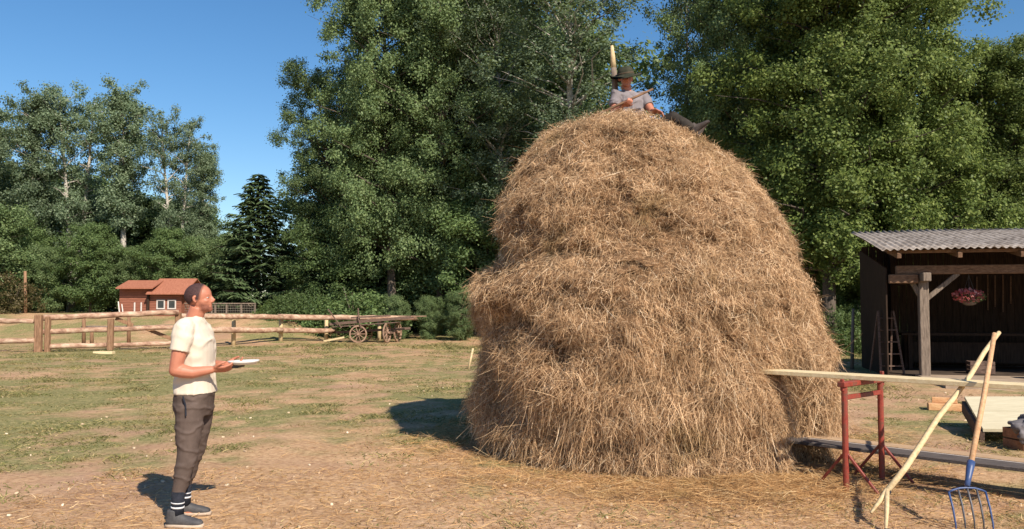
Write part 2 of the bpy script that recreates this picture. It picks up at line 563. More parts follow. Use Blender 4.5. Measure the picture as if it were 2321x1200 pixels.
# ------------------------------------------------------------------ ground
def gz(x, y):
    x, y = np.asarray(x, float), np.asarray(y, float)
    left = 1 - sstep(-11.5, -8.0, x)
    z = sstep(33.5, 43.5, y) * (0.18 + 1.08 * left)
    z = z + sstep(44, 110, y) * 0.9
    p = np.stack([x, y], -1)
    z = z + fbm(p, 0.35, 3, 5) * 0.05 * sstep(2.0, 6.0, y) + fbm(p, 2.3, 3, 9) * 0.018
    return z


def green(x, y):
    """how green the turf is at (x, y): 0 bare tan earth and chaff, 1 green"""
    p = np.stack([np.asarray(x, float), np.asarray(y, float)], -1)
    d = p[..., 1]
    base = -0.42 + 0.92 * sstep(6.8, 12.5, d) - 0.15 * sstep(16, 24, d) * (p[..., 0] < -6)
    base = base - 0.40 * sstep(-1.6, -3.6, p[..., 0]) * sstep(10.5, 7.5, d)
    base = base - 0.38 * sstep(0.2, 1.8, p[..., 0]) * (1 - sstep(14, 18, d))
    n = fbm(p * np.array([1.0, 0.75]), 0.62, 5, 31) * 1.0 + fbm(p, 3.4, 4, 44) * 0.8
    return np.clip(0.37 + base * 0.58 + n * 0.95, 0, 1)


def build_ground():
    ys = np.concatenate([np.linspace(-30, 3.6, 14), 3.6 + np.cumsum(np.geomspace(0.028, 0.5, 330)), [110, 150, 220, 330, 500, 800]])
    xs_core = np.linspace(-1, 1, 401)
    xs_core = np.sign(xs_core) * (np.abs(xs_core) ** 1.55)
    xs = np.concatenate([[-800, -400, -200, -110, -70], xs_core * 46, [70, 110, 200, 400, 800]])
    X, Y = np.meshgrid(xs, ys)
    V = np.stack([X, Y, gz(X, Y)], -1).reshape(-1, 3)
    ny, nx = X.shape
    i = np.arange(ny * nx).reshape(ny, nx)
    Q = np.stack([i[:-1, :-1], i[:-1, 1:], i[1:, 1:], i[1:, :-1]], -1).reshape(-1, 4)
    m, nt, b = new_mat('dry_meadow')
    a = nt.nodes.new('ShaderNodeAttribute')
    a.attribute_name = 'turf'
    v = coords(nt)
    n1 = tex_noise(nt, v, 1.1, 6, 0.65)
    n2 = tex_noise(nt, v, 16, 5, 0.7)
    dirt = ramp(nt, n1, [(0.34, (0.32, 0.178, 0.105)), (0.5, (0.46, 0.275, 0.160)), (0.64, (0.55, 0.355, 0.225))])
    chaff = ramp(nt, n2, [(0.36, (0.19, 0.11, 0.058)), (0.50, (0.43, 0.278, 0.150)), (0.66, (0.62, 0.44, 0.265))])
    tan = mixc(nt, 0.55, dirt, chaff)
    n3 = tex_noise(nt, v, 0.33, 3)
    tan = mixc(nt, ramp(nt, n3, [(0.50, (0, 0, 0)), (0.66, (0.6, 0.6, 0.6))]), tan, (0.34, 0.205, 0.145))
    grass = ramp(nt, n2, [(0.34, (0.130, 0.126, 0.052)), (0.50, (0.215, 0.195, 0.082)), (0.68, (0.38, 0.31, 0.15))])
    fac = ramp(nt, a.outputs['Fac'], [(0.14, (0, 0, 0)), (0.80, (1, 1, 1))])
    nt.links.new(mixc(nt, fac, tan, grass), b.inputs['Base Color'])
    b.inputs['Roughness'].default_value = 0.95
    b.inputs['Specular IOR Level'].default_value = 0.1
    bump(nt, b, n2, 0.6, 0.03)
    o = bulk('ground', V, Q, m, None, True)
    at_ = o.data.attributes.new('turf', 'FLOAT', 'POINT')
    at_.data.foreach_set('value', green(V[:, 0], V[:, 1]).astype(np.float32))
    tag(o, 'dry trampled meadow of tan earth, chaff and green turf', 'ground', kind='structure')


build_ground()


# ------------------------------------------------------------------ strands (straw, grass): arrays of narrow bent ribbons
def strands(root, dirv, length, width, bend, nseg, rng, side=None):
    """root (N,3), dirv (N,3) unit, bend (N,3) added quadratically; returns verts, quads"""
    N = len(root)
    t = np.linspace(0, 1, nseg + 1)
    P = root[:, None, :] + dirv[:, None, :] * (length[:, None] * t)[..., None] + bend[:, None, :] * ((length[:, None] * t ** 2))[..., None]
    if side is None:
        side = rng.normal(size=(N, 3))
    side = np.cross(dirv, side)
    side /= np.linalg.norm(side, axis=1, keepdims=True) + 1e-9
    wd = width[:, None] * (1 - 0.55 * t[None, :] ** 2)
    A = P + side[:, None, :] * wd[..., None] / 2
    B = P - side[:, None, :] * wd[..., None] / 2
    V = np.stack([A, B], 2).reshape(-1, 3)
    k = (np.arange(N) * (nseg + 1) * 2)[:, None] + (np.arange(nseg) * 2)[None, :]
    Q = np.stack([k, k + 1, k + 3, k + 2], -1).reshape(-1, 4)
    return V, Q


def unit(a):
    return a / (np.linalg.norm(a, axis=-1, keepdims=True) + 1e-9)


# ------------------------------------------------------------------ haystack
HX, HY = 1.56, 9.85
PROF = np.array([  # z, centre x, half width
    (-0.12, 1.60, 1.96), (0.0, 1.60, 1.97), (0.25, 1.60, 1.98), (0.53, 1.595, 1.98), (0.79, 1.59, 1.98), (1.05, 1.59, 1.94), (1.25, 1.60, 1.92), (1.55, 1.53, 1.90), (1.80, 1.50, 1.87),
    (1.98, 1.55, 1.76), (2.15, 1.55, 1.66), (2.49, 1.49, 1.58), (2.95, 1.405, 1.41), (3.26, 1.38, 1.235), (3.50, 1.37, 1.08), (3.64, 1.33, 0.88), (3.74, 1.31, 0.69), (3.82, 1.31, 0.46), (3.88, 1.33, 0.22), (3.90, 1.33, 0.0)])
# path length parameter so the round top is sampled evenly
_ds = np.hypot(np.diff(PROF[:, 0]), np.diff(PROF[:, 2]))
PS = np.concatenate([[0], np.cumsum(_ds)])
PS /= PS[-1]


def hay_cavity(q):
    return sstep(0.20, 0.42, fbm(q * np.array([1, 1, 1.25]), 3.0, 3, 88))


def hay_surface(s, th):
    """point on the stack for profile parameter s (0 foot, 1 top) and azimuth th (0 = +X, -90 deg = towards the camera)"""
    z = np.interp(s, PS, PROF[:, 0])
    c = np.interp(s, PS, PROF[:, 1])
    r = np.interp(s, PS, PROF[:, 2])
    dth = np.arctan2(np.sin(th - R(-47)), np.cos(th - R(-47)))
    groove = np.exp(-(dth / 0.105) ** 2) * sstep(1.12, 0.85, z)
    lobe = np.exp(-((dth - 0.30) / 0.16) ** 2) * sstep(1.0, 0.6, z)
    left = np.exp(-((np.arctan2(np.sin(th - PI), np.cos(th - PI))) / 0.75) ** 2)
    under = left * sstep(0.55, 0.0, z) * 0.02
    rec = np.exp(-((np.arctan2(np.sin(th - R(-152)), np.cos(th - R(-152)))) / 0.30) ** 2) * sstep(1.25, 0.7, z) * sstep(-0.1, 0.5, z) * 0.14
    r = r - rec
    ledge = left * np.exp(-((z - 1.78) / 0.20) ** 2) * 0.12 - left * np.exp(-((z - 2.15) / 0.18) ** 2) * 0.04
    r = r - groove * 0.66 + lobe * 0.05 - under + ledge
    q = np.stack([np.cos(th) * r * 0.9, np.sin(th) * r * 0.9, z], -1)
    lump = fbm(q, 1.15, 3, 71) * 0.10 + fbm(q * np.array([1, 1, 1.3]), 2.7, 3, 72) * 0.155 + (0.35 - np.abs(noise(q * np.array([1, 1, 1.6]), 2.1, 78))) * 0.07 + (0.3 - np.abs(fbm(q * np.array([1, 1, 1.3]), 5.5, 2, 79))) * 0.12 + noise(q * np.array([1, 1, 1.2]), 9.5, 81) * 0.028 - 0.012
    cav = hay_cavity(q)
    shelf = noise(q * np.array([0.8, 0.8, 2.2]), 1.0, 90)
    lump = lump + np.clip(shelf, -0.3, 1) * 0.09 - 0.05 - 0.10 * cav
    k = sstep(0.0, 0.35, r) * 0.8 + 0.2
    r = np.maximum(r + lump * k, 0.0)
    zz = z + (fbm(q, 2.2, 2, 75) * 0.05 - 0.55 * np.maximum(lump, 0) + 0.12 * np.maximum(-lump, 0)) * sstep(0.1, 0.7, z) * sstep(3.9, 3.3, z)
    seat = np.exp(-((np.arctan2(np.sin(th - R(-18)), np.cos(th - R(-18)))) / 0.62) ** 2)
    zz = zz - 0.115 * sstep(3.25, 3.75, z) - 0.145 * seat * sstep(3.1, 3.5, z)
    return np.stack([c + np.cos(th) * r, HY + np.sin(th) * r * (1.0 + 0.055 * sstep(2.2, 0.6, z)), zz], -1)


def hay_normal(s, th):
    e = 0.004
    a = hay_surface(s, th + e) - hay_surface(s, th - e)
    b = hay_surface(np.clip(s + e, 0, 1), th) - hay_surface(np.clip(s - e, 0, 1), th)
    n = np.cross(a, b)
    return unit(n)


def build_hay():
    h = thing('haystack', 'tall rounded haystack of loose tan hay built around a pole', 'haystack', (HX, HY, 0))
    off = np.array([HX, HY, 0])
    ns, nth = 300, 640
    s = np.linspace(0, 1, ns)
    th = np.linspace(0, 2 * PI, nth, endpoint=False)
    TH, SS = np.meshgrid(th, s)
    V = hay_surface(SS, TH).reshape(-1, 3) - off
    i = np.arange(ns * nth).reshape(ns, nth)
    j = np.roll(i, -1, 1)
    Q = np.stack([i[:-1], j[:-1], j[1:], i[1:]], -1).reshape(-1, 4)
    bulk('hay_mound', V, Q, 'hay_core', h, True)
    rng = np.random.default_rng(11)
    # tufts: many strands that share a place and a lie
    nt_ = 44000
    ts = rng.uniform(0.0, 1.0, nt_) ** 0.95
    rr = np.interp(ts, PS, PROF[:, 2])
    keep = rng.uniform(0, 1, nt_) < (rr / 2.1) * 0.9 + 0.10
    tth = rng.uniform(-PI, PI, nt_)
    front = np.cos(tth - R(-95))
    keep &= rng.uniform(0, 1, nt_) < np.where(front > -0.25, 1.0, 0.35)
    P0 = hay_surface(ts, tth)
    cv = hay_cavity((P0 - np.array([1.5, HY, 0])) * np.array([0.9, 0.9, 1]))
    keep &= rng.uniform(0, 1, nt_) < 1 - 0.72 * cv
    ts, tth, P0 = ts[keep], tth[keep], P0[keep]
    T = len(ts)
    N_ = hay_normal(ts, tth)
    up = np.array([0, 0, 1.0])
    down = -up[None, :] + N_ * (N_ @ up)[:, None]
    downl = np.linalg.norm(down, axis=1, keepdims=True)
    down = down / (downl + 1e-6)
    lat = np.cross(N_, down)
    ang = (fbm(P0, 2.4, 3, 93) * 2.4 + rng.normal(0, 0.75, T)) * np.where(ts < 0.45, 0.8, 1.2)
    flat = rng.uniform(0, 1, T) < np.where(ts < 0.5, 0.22, 0.34)
    ang = np.where(flat, rng.uniform(-PI, PI, T), ang)
    lie = down * np.cos(ang)[:, None] + lat * np.sin(ang)[:, None]
    per = rng.integers(10, 27, T)
    lift = np.clip(rng.normal(0.005, 0.028, T) + fbm(P0, 3.6, 3, 97) * 0.13, -0.04, 0.10)
    topf = sstep(0.80, 0.93, ts)
    ix = np.repeat(np.arange(T), per)
    n = len(ix)
    rad = np.interp(ts[ix], PS, PROF[:, 2])
    rth = tth[ix] + rng.normal(0, 0.055, n) * np.clip(1.6 / (rad + 0.25), 0.8, 4)
    rs = np.clip(ts[ix] + rng.normal(0, 0.020, n), 0.004, 0.998)
    root = hay_surface(rs, rth)
    nn = N_[ix]
    outw = np.clip(rng.normal(0.10, 0.20, n), -0.15, 0.9)
    d = unit(lie[ix] + rng.normal(0, 0.33, (n, 3)) + nn * outw[:, None])
    L = np.where(rng.uniform(0, 1, n) < 0.94, rng.uniform(0.03, 0.105, n), rng.uniform(0.12, 0.24, n)) * (1 + 0.75 * sstep(0.42, 0.10, ts[ix])) * (1 - 0.4 * topf[ix])
    outw = outw * (1 - 0.7 * topf[ix])
    d = unit(lie[ix] + rng.normal(0, 0.38, (n, 3)) + nn * outw[:, None])
    root = root + nn * (rng.uniform(-0.012, 0.03, n) + lift[ix])[:, None] - d * (L * 0.35)[:, None]
    bend = rng.normal(0, 0.28, (n, 3)) + np.array([0, 0, -0.26])
    wdt = rng.uniform(0.0018, 0.0046, n)
    V, Q = strands(root - off, d, L, wdt, bend, 3, rng, nn + rng.normal(0, 0.6, (n, 3)))
    # wild strands that stand off the outline and the fringe that hangs at the foot
    m = 4500
    s2 = rng.uniform(0, 0.995, m)
    t2 = rng.uniform(-PI, PI, m)
    n2 = hay_normal(s2, t2)
    r2 = hay_surface(s2, t2)
    d2 = unit(n2 * rng.uniform(0.2, 0.9, (m, 1)) + rng.normal(0, 0.6, (m, 3)) + np.array([0, 0, -0.25]))
    V2, Q2 = strands(r2 - off, d2, rng.uniform(0.05, 0.17, m) * (1 - 0.5 * sstep(0.8, 0.93, s2)), rng.uniform(0.002, 0.0045, m), rng.normal(0, 0.5, (m, 3)) + np.array([0, 0, -0.35]), 4, rng)
    m = 7000
    s3 = rng.uniform(0.02, 0.16, m)
    t3 = rng.uniform(-PI, PI, m)
    n3 = hay_normal(s3, t3)
    r3 = hay_surface(s3, t3) + n3 * rng.uniform(0, 0.09, (m, 1))
    d3 = unit(np.array([0, 0, -1.0]) + rng.normal(0, 0.22, (m, 3)) + n3 * rng.uniform(0.0, 0.35, (m, 1)))
    V3, Q3 = strands(r3 - off, d3, np.minimum(rng.uniform(0.10, 0.30, m), np.maximum(r3[:, 2] * 1.02, 0.06)), rng.uniform(0.003, 0.007, m), rng.normal(0, 0.12, (m, 3)), 4, rng)
    Vs = np.concatenate([V, V2, V3])
    Qs = np.concatenate([Q, Q2 + len(V), Q3 + len(V) + len(V2)])
    o = bulk('straw', Vs, Qs, 'straw', h)
    o['kind'] = 'stuff'
    # the pole that the stack is built round
    p = MB((HX, HY, 0))
    b0, b1 = at(1398, 250, 9.95), at(1387, 104, 9.95)
    base = Vector((b0.x + 0.10, 9.95, 0.0))
    p.tube([base, b0, b0.lerp(b1, 0.35), b0.lerp(b1, 0.66)], [0.055, 0.040, 0.036, 0.033], 10, 0.05)
    pb = p.build('stack_pole', 'wood_old', h, True)
    p = MB((HX, HY, 0))
    p.tube([b0.lerp(b1, 0.655), b0.lerp(b1, 0.86), b1], [0.034, 0.028, 0.017], 10, 0.05)
    p.build('cut_tip', 'wood_stick', pb, True)


build_hay()


def loose_straw():
    rng = np.random.default_rng(5)
    n = 42000
    # most of it round the foot of the stack and spilling towards the camera
    a = rng.uniform(-PI, PI, n)
    rr = 2.05 + np.abs(rng.normal(0, 0.55, n)) + (rng.uniform(0, 1, n) < 0.25) * rng.uniform(0, 1.6, n)
    x = 1.62 + np.cos(a) * rr
    y = HY + np.sin(a) * rr
    k = int(n * 0.42)
    x[:k] = rng.uniform(-3.9, 4.2, k) + 0.0
    y[:k] = rng.uniform(5.2, 8.3, k)
    k2 = int(n * 0.62)
    x[k:k2] = rng.normal(2.0, 0.9, k2 - k)
    y[k:k2] = rng.normal(7.15, 0.55, k2 - k)
    y = np.maximum(y, 4.6)
    pile = 0.10 * np.exp(-((x - 2.1) / 0.9) ** 2 - ((y - 7.35) / 0.45) ** 2)
    z = gz(x, y) + rng.uniform(0.0, 0.02, n) + pile * rng.uniform(0, 1, n)
    al = rng.uniform(-PI, PI, n)
    d = unit(np.stack([np.cos(al), np.sin(al), rng.normal(0.08, 0.16, n)], -1))
    L = rng.uniform(0.02, 0.13, n) * (1 + 0.9 * (((x - 1.7) ** 2 + (y - HY) ** 2) < 3.1 ** 2))
    V, Q = strands(np.stack([x, y, z], -1), d, L, rng.uniform(0.0022, 0.0048, n), rng.normal(0, 0.22, (n, 3)) * np.array([1, 1, 0.35]), 3, rng, np.tile(np.array([[0, 0, 1.0]]), (n, 1)) + rng.normal(0, 0.5, (n, 3)))
    o = bulk('loose_straw', V, Q, 'loose')
    tag(o, 'loose straw scattered over the trampled earth round the haystack', 'straw', kind='stuff')


loose_straw()


def grass():
    rng = np.random.default_rng(9)
    n = 240000
    d = 1 / rng.uniform(1 / 42.0, 1 / 4.6, n)              # denser near the camera
    d = np.where(rng.uniform(0, 1, n) < 0.55, rng.uniform(8.5, 34, n), d)
    x = rng.uniform(-0.66, 0.66, n) * d
    y = d
    g = green(x, y)
    tf = fbm(np.stack([x, y], -1), 2.2, 3, 77)
    keep = rng.uniform(0, 1, n) < 0.10 + 0.5 * sstep(0.12, 0.45, tf) + 1.1 * sstep(0.30, 0.75, g)
    keep &= ((x - 1.6) ** 2 + (y - HY) ** 2) > 2.1 ** 2
    keep &= ~((x > 7.6) & (y > 15.2) & (y < 23))
    x, y, g = x[keep], y[keep], g[keep]
    m = len(x)
    tall = np.clip(fbm(np.stack([x, y], -1), 1.4, 3, 61) * 1.5 + 0.5, 0.2, 1.4)
    rank = sstep(27, 36, y) * (x > -9) * 1.5 + 0.9 * sstep(13.6, 15.2, y) * (x > 6.4)
    L = rng.uniform(0.025, 0.075, m) * tall * (1 + 0.02 * y) * (1 + rank * 1.6)
    al = rng.uniform(-PI, PI, m)
    dv = unit(np.stack([np.cos(al) * 0.6, np.sin(al) * 0.6, rng.uniform(0.5, 1.2, m)], -1))
    W = rng.uniform(0.004, 0.008, m) * (1 + y * 0.055)
    root = np.stack([x, y, gz(x, y) - 0.006], -1)
    bend = np.stack([np.cos(al) * 0.4, np.sin(al) * 0.4, np.full(m, -0.3)], -1)
    V, Q = strands(root, dv, L, W, bend, 2, rng)
    mt = mat_straw('grass_blades', [(0.0, (0.085, 0.098, 0.032)), (0.45, (0.165, 0.172, 0.058)), (0.75, (0.30, 0.255, 0.11)), (1.0, (0.46, 0.36, 0.18))], (0.30, 0.22, 0.10), (0.48, 0.64), 0.25, 0.5)
    o = bulk('grass', V, Q, mt)
    tag(o, 'short patchy grass, half green and half dried, over the meadow', 'grass', kind='stuff')


grass()

def chips():
    rng = np.random.default_rng(15)
    n = 300
    d = 1 / rng.uniform(1 / 26.0, 1 / 4.8, n)
    x = rng.uniform(-0.66, 0.66, n) * d
    ok = ((x - 1.6) ** 2 + (d - HY) ** 2) > 2.2 ** 2
    x, d = x[ok], d[ok]
    n = len(x)
    al = rng.uniform(-PI, PI, n)
    t = np.stack([np.cos(al), np.sin(al), rng.normal(0, .15, n)], -1) * rng.uniform(0.005, 0.022, n)[:, None]
    b = np.stack([-np.sin(al), np.cos(al), rng.normal(0, .2, n)], -1) * rng.uniform(0.004, 0.010, n)[:, None]
    P = np.stack([x, d, gz(x, d) + 0.010], -1)
    h = np.array([0, 0, 0.008])
    V = np.stack([P - t - b - h, P + t - b - h, P + t + b - h, P - t + b - h, P - t * .8 - b * .8 + h, P + t * .8 - b * .8 + h, P + t * .8 + b * .8 + h, P - t * .8 + b * .8 + h], 1).reshape(-1, 3)
    k = (np.arange(n) * 8)[:, None, None]
    Q = (k + np.array([[4, 5, 6, 7], [0, 1, 5, 4], [1, 2, 6, 5], [2, 3, 7, 6], [3, 0, 4, 7]])[None]).reshape(-1, 4)
    m = mat_straw('wood_chips', [(0, (0.26, 0.17, 0.11)), (0.7, (0.48, 0.36, 0.24)), (1, (0.66, 0.56, 0.42))], (0.35, 0.27, 0.2), (0.6, 0.7), 0.0)
    o = bulk('wood_chips', V, Q, m)
    tag(o, 'pale wood chips and crumbs of stone littering the trampled ground', 'litter', kind='stuff')


chips()

# ------------------------------------------------------------------ trees
def leaf_quads(P, size, rng, upb=0.6, aspect=0.62, outward=None):
    n = len(P)
    nrm = rng.normal(size=(n, 3)) * 0.62 + np.array([0, 0, upb * 0.45])
    if outward is not None:
        nrm = nrm + outward * 0.8
    nrm = unit(nrm)
    t = unit(np.cross(nrm, rng.normal(size=(n, 3))))
    b = np.cross(nrm, t)
    L = size * rng.uniform(0.6, 1.3, n)
    t, b = t * L[:, None] / 2, b * (L * aspect)[:, None] / 2
    V = np.stack([P - t, P + b + t * 0.1, P + t, P - b + t * 0.1], 1).reshape(-1, 3)
    return V, np.arange(n * 4).reshape(n, 4)


def broad_tree(name, seed, H, cb, rad, prof, nl, per, lsize, sig, tr, tmat, lmat, rise=0.5, clus=6, thin=0.0, forks=1):
    """a tapered trunk with limbs and a crown of leaf clumps; cb crown base, rad crown radius, prof(t) outline"""
    rng = np.random.default_rng(seed)
    rnd = random.Random(seed)
    root = thing(name, '', 'tree')
    tb = MB()
    stems = []
    for f in range(forks):
        lean = Vector((rnd.uniform(-.05, .05), rnd.uniform(-.05, .05), 0)) * (1 if forks == 1 else 2.5)
        pts, rr = [], []
        for i in range(11):
            t = i / 10
            z = H * 0.97 * t
            pts.append(Vector((lean.x * z + math.sin(t * 5 + seed) * 0.012 * H * t, lean.y * z + math.cos(t * 4 + seed * 2) * 0.012 * H * t, z - 0.15 if i == 0 else z)))
            rr.append(tr * (1 - t) ** 0.8 * (1.25 if i == 0 else 1) + 0.012)
        tb.tube(pts, rr, 9, 0.06)
        stems.append((pts, rr))
    C = []
    for i in range(nl):
        t = (i + rnd.random()) / nl
        pts, rr = stems[i % forks]
        z = cb + (H * 0.96 - cb) * t
        k = min(z / (H * 0.97) * 10, 9.99)
        p0 = pts[int(k)].lerp(pts[int(k) + 1], k - int(k))
        r0 = rr[int(k)]
        az = i * 2.39996 + rnd.uniform(-.6, .6)
        Ln = rad * prof(t) * rnd.uniform(0.5, 1.02)
        up = rise * rnd.uniform(0.5, 1.4) * (0.5 + t)
        dr = Vector((math.cos(az), math.sin(az), 0))
        lp = [p0]
        for q in (0.33, 0.66, 1.0):
            lp.append(p0 + dr * Ln * q + Vector((rnd.uniform(-.12, .12) * Ln, rnd.uniform(-.12, .12) * Ln, Ln * up * (q - 0.28 * q * q))))
        tb.tube(lp, [min(r0 * 0.5, 0.07), r0 * 0.22 + .008, r0 * 0.12 + .006, 0.005], 5, 0.0, None, False)
        for c in range(clus):
            if c and rnd.random() < thin:
                continue
            q = rnd.uniform(0.30, 1.06) if c else rnd.uniform(0.92, 1.04)
            kk = min(q * 3, 2.99)
            b = lp[int(kk)].lerp(lp[int(kk) + 1], kk - int(kk)) if q <= 1 else lp[3] + (lp[3] - lp[2]) * (q - 1)
            spread = 0.12 * Ln + 0.22
            C.append(b + Vector([max(-1.5, min(1.5, rnd.gauss(0, 1))) * spread * k_ for k_ in (1, 1, 1.0)]))
    tb.build('trunk', tmat, root, True)
    C = np.array([tuple(c) for c in C])
    cs = rng.uniform(0.6, 1.4, len(C))
    ix = np.repeat(np.arange(len(C)), np.maximum((per * cs ** 1.5).astype(int), 4))
    g = rng.normal(size=(len(ix), 3))
    g = unit(g) * (np.abs(rng.normal(0.75, 0.35, len(ix))))[:, None] * np.array([1, 1, 0.88])
    P = C[ix] + g * (sig * cs[ix])[:, None]
    rad_ = P * np.array([1, 1, 0.0]) 
    rad_ = unit(rad_ + np.array([0, 0, 0.5]) * np.linalg.norm(rad_, axis=1, keepdims=True))
    V, Q = leaf_quads(P, lsize, rng, 0.7, 0.62, unit(unit(g) + rad_ * 0.9))
    bulk('crown', V, Q, lmat, root)
    return root


def bush(name, seed, H, rx, n, lsize, lmat, stems=5, cat='bush'):
    rng = np.random.default_rng(seed)
    rnd = random.Random(seed)
    root = thing(name, '', cat)
    st = MB()
    for i in range(stems):
        a = rnd.uniform(0, 2 * PI)
        e = Vector((math.cos(a) * rx * rnd.uniform(.2, .7), math.sin(a) * rx * rnd.uniform(.2, .7), H * rnd.uniform(.55, .9)))
        st.tube([Vector((e.x * .12, e.y * .12, -0.1)), Vector((e.x * .45, e.y * .45, e.z * .55)), e], [0.02 * H ** .6, 0.013 * H ** .6, 0.004], 6, 0.05)
    st.build('stems', 'trunk_dark', root, True)
    nc = max(int(n / 70), 12)
    u = unit(rng.normal(size=(nc, 3)))
    rr = rng.uniform(0.25, 1.0, nc) ** 0.45
    C = u * rr[:, None]
    lob = 1 + 0.28 * noise(u, 1.9, seed)
    C = C * lob[:, None]
    C[:, 2] = np.abs(C[:, 2]) * 0.98 - 0.02 + (C[:, 2] < 0) * 0.0
    C = C * np.array([rx, rx, H * 0.95])
    cs = rng.uniform(0.6, 1.5, nc)
    ix = rng.integers(0, nc, n)
    g = unit(rng.normal(size=(n, 3))) * np.abs(rng.normal(0.7, 0.35, n))[:, None] * np.array([1, 1, .7])
    P = C[ix] + g * (cs[ix] * (0.10 * (rx + H) / 2 + 0.12))[:, None]
    P[:, 2] = np.maximum(P[:, 2], 0.03)
    V, Q = leaf_quads(P, lsize, rng, 0.6, 0.6, unit(g))
    bulk('crown', V, Q, lmat, root)
    return root


def spruce(seed, H, rb):
    rng = np.random.default_rng(seed)
    rnd = random.Random(seed)
    root = thing('spruce_tree', '', 'tree')
    tb = MB()
    tb.tube([(0, 0, -0.2), (0, 0, H * .5), (0, 0, H)], [H * 0.017, H * 0.010, 0.01], 8, 0.04)
    P, D = [], []
    nw = int(H * 4.0)
    for i in range(nw):
        t = i / (nw - 1)
        z = 0.4 + (H - 0.5) * t
        Lb = rb * (1 - t) ** 0.85 * (0.78 + 0.32 * rnd.random()) + 0.10
        nb = 8 if t < 0.8 else 6
        for b in range(nb):
            a = b * 2 * PI / nb + i * 0.7 + rnd.uniform(-.25, .25)
            Lq = Lb * rnd.uniform(0.7, 1.12)
            dr = np.array([math.cos(a), math.sin(a), 0])
            sag = 0.30 * (1 - t) + 0.05
            if b % 2 == 0:
                tb.tube([(0, 0, z), tuple(dr * Lq * .6 + np.array([0, 0, z - sag * Lq * .5])), tuple(dr * Lq + np.array([0, 0, z - sag * Lq * .45]))], [0.02, 0.012, 0.004], 4, 0, None, False)
            m = int(14 + Lq * 30)
            q = rng.uniform(0.12, 1.0, m) ** 0.8
            side = np.array([-dr[1], dr[0], 0])
            zz = z - sag * Lq * (1.1 * q - 0.62 * q ** 3)
            w_ = rng.normal(0, 1, m) * 0.17 * Lq * (1.1 - q)
            pp = dr[None, :] * (Lq * q)[:, None] + side[None, :] * w_[:, None]
            pp[:, 2] = zz - np.abs(w_) * 0.35
            P.append(pp)
            D.append(unit(dr[None, :] * 0.7 + side[None, :] * (np.sign(w_) * 0.8)[:, None] + np.stack([np.zeros(m), np.zeros(m), rng.uniform(-0.75, 0.05, m)], -1)))
    tb.build('trunk', 'trunk_dark', root, True)
    P, D = np.concatenate(P), np.concatenate(D)
    n = len(P)
    V, Q = strands(P, D, rng.uniform(0.14, 0.34, n), rng.uniform(0.05, 0.10, n), np.tile(np.array([[0, 0, -0.2]]), (n, 1)), 2, rng, np.tile(np.array([[0, 0, 1.0]]), (n, 1)) + rng.normal(0, .5, (n, 3)))
    bulk('crown', V, Q, 'needles', root)
    return root


def oval(t):
    return math.sin(PI * min(max(0.10 + 0.86 * t, 0), 1)) ** 0.7


def tall(t):
    return 0.55 + 0.45 * math.sin(PI * (0.2 + 0.72 * t)) if t < 0.85 else 0.85 - (t - 0.85) * 3.2


def tops(t):
    return 0.40 + 0.60 * math.sin(PI * t) if t > 0.45 else 0.45 + 0.35 * t


PROTO = {}
PROTO['oakA'] = broad_tree('leafy_tree', 21, 19.0, 4.0, 4.4, tall, 118, 270, 0.128, 0.47, 0.26, 'trunk_dark', 'leaf_big', 0.55)
PROTO['oakB'] = broad_tree('leafy_tree', 22, 18.0, 2.6, 4.0, tall, 112, 270, 0.125, 0.45, 0.24, 'trunk_dark', 'leaf_big', 0.6, 6, 0.0, 2)
PROTO['warm'] = broad_tree('leafy_tree', 23, 17.0, 3.0, 4.2, tall, 118, 260, 0.13, 0.47, 0.24, 'trunk_dark', 'leaf_warm', 0.5)
PROTO['thin'] = broad_tree('poplar_tree', 24, 18.5, 5.0, 3.4, oval, 84, 130, 0.115, 0.40, 0.21, 'trunk_pale', 'leaf_aspen', 1.05, 7, 0.22)
PROTO['fork'] = broad_tree('forked_tree', 29, 17.0, 10.0, 2.7, oval, 50, 120, 0.12, 0.40, 0.17, 'trunk_dark', 'leaf_aspen', 0.7, 6, 0.2, 2)
PROTO['aspen'] = broad_tree('aspen_tree', 25, 14.0, 5.2, 1.9, tops, 66, 130, 0.13, 0.36, 0.20, 'trunk_pale', 'leaf_aspen', 0.8, 5, 0.10)
PROTO['aspen2'] = broad_tree('aspen_tree', 26, 13.5, 4.6, 2.1, tops, 62, 125, 0.13, 0.38, 0.19, 'trunk_pale', 'leaf_aspen', 0.8, 5, 0.25, 2)
PROTO['under'] = broad_tree('understory_tree', 27, 7.5, 0.5, 2.7, oval, 60, 210, 0.13, 0.40, 0.10, 'trunk_dark', 'leaf_bush', 0.5, 5)
PROTO['under2'] = broad_tree('understory_tree', 28, 6.8, 0.3, 2.9, oval, 60, 210, 0.13, 0.40, 0.10, 'trunk_dark', 'leaf_big', 0.4, 5, 0, 2)
PROTO['bush'] = bush('bush', 31, 2.2, 1.7, 14000, 0.10, 'leaf_bush')
PROTO['lbush'] = bush('bush', 32, 1.5, 1.2, 8000, 0.09, 'leaf_light')
PROTO['rust'] = bush('bush', 33, 3.0, 1.9, 8000, 0.14, 'leaf_rust')
PROTO['spruce'] = spruce(41, 8.5, 2.5)
USED = set()


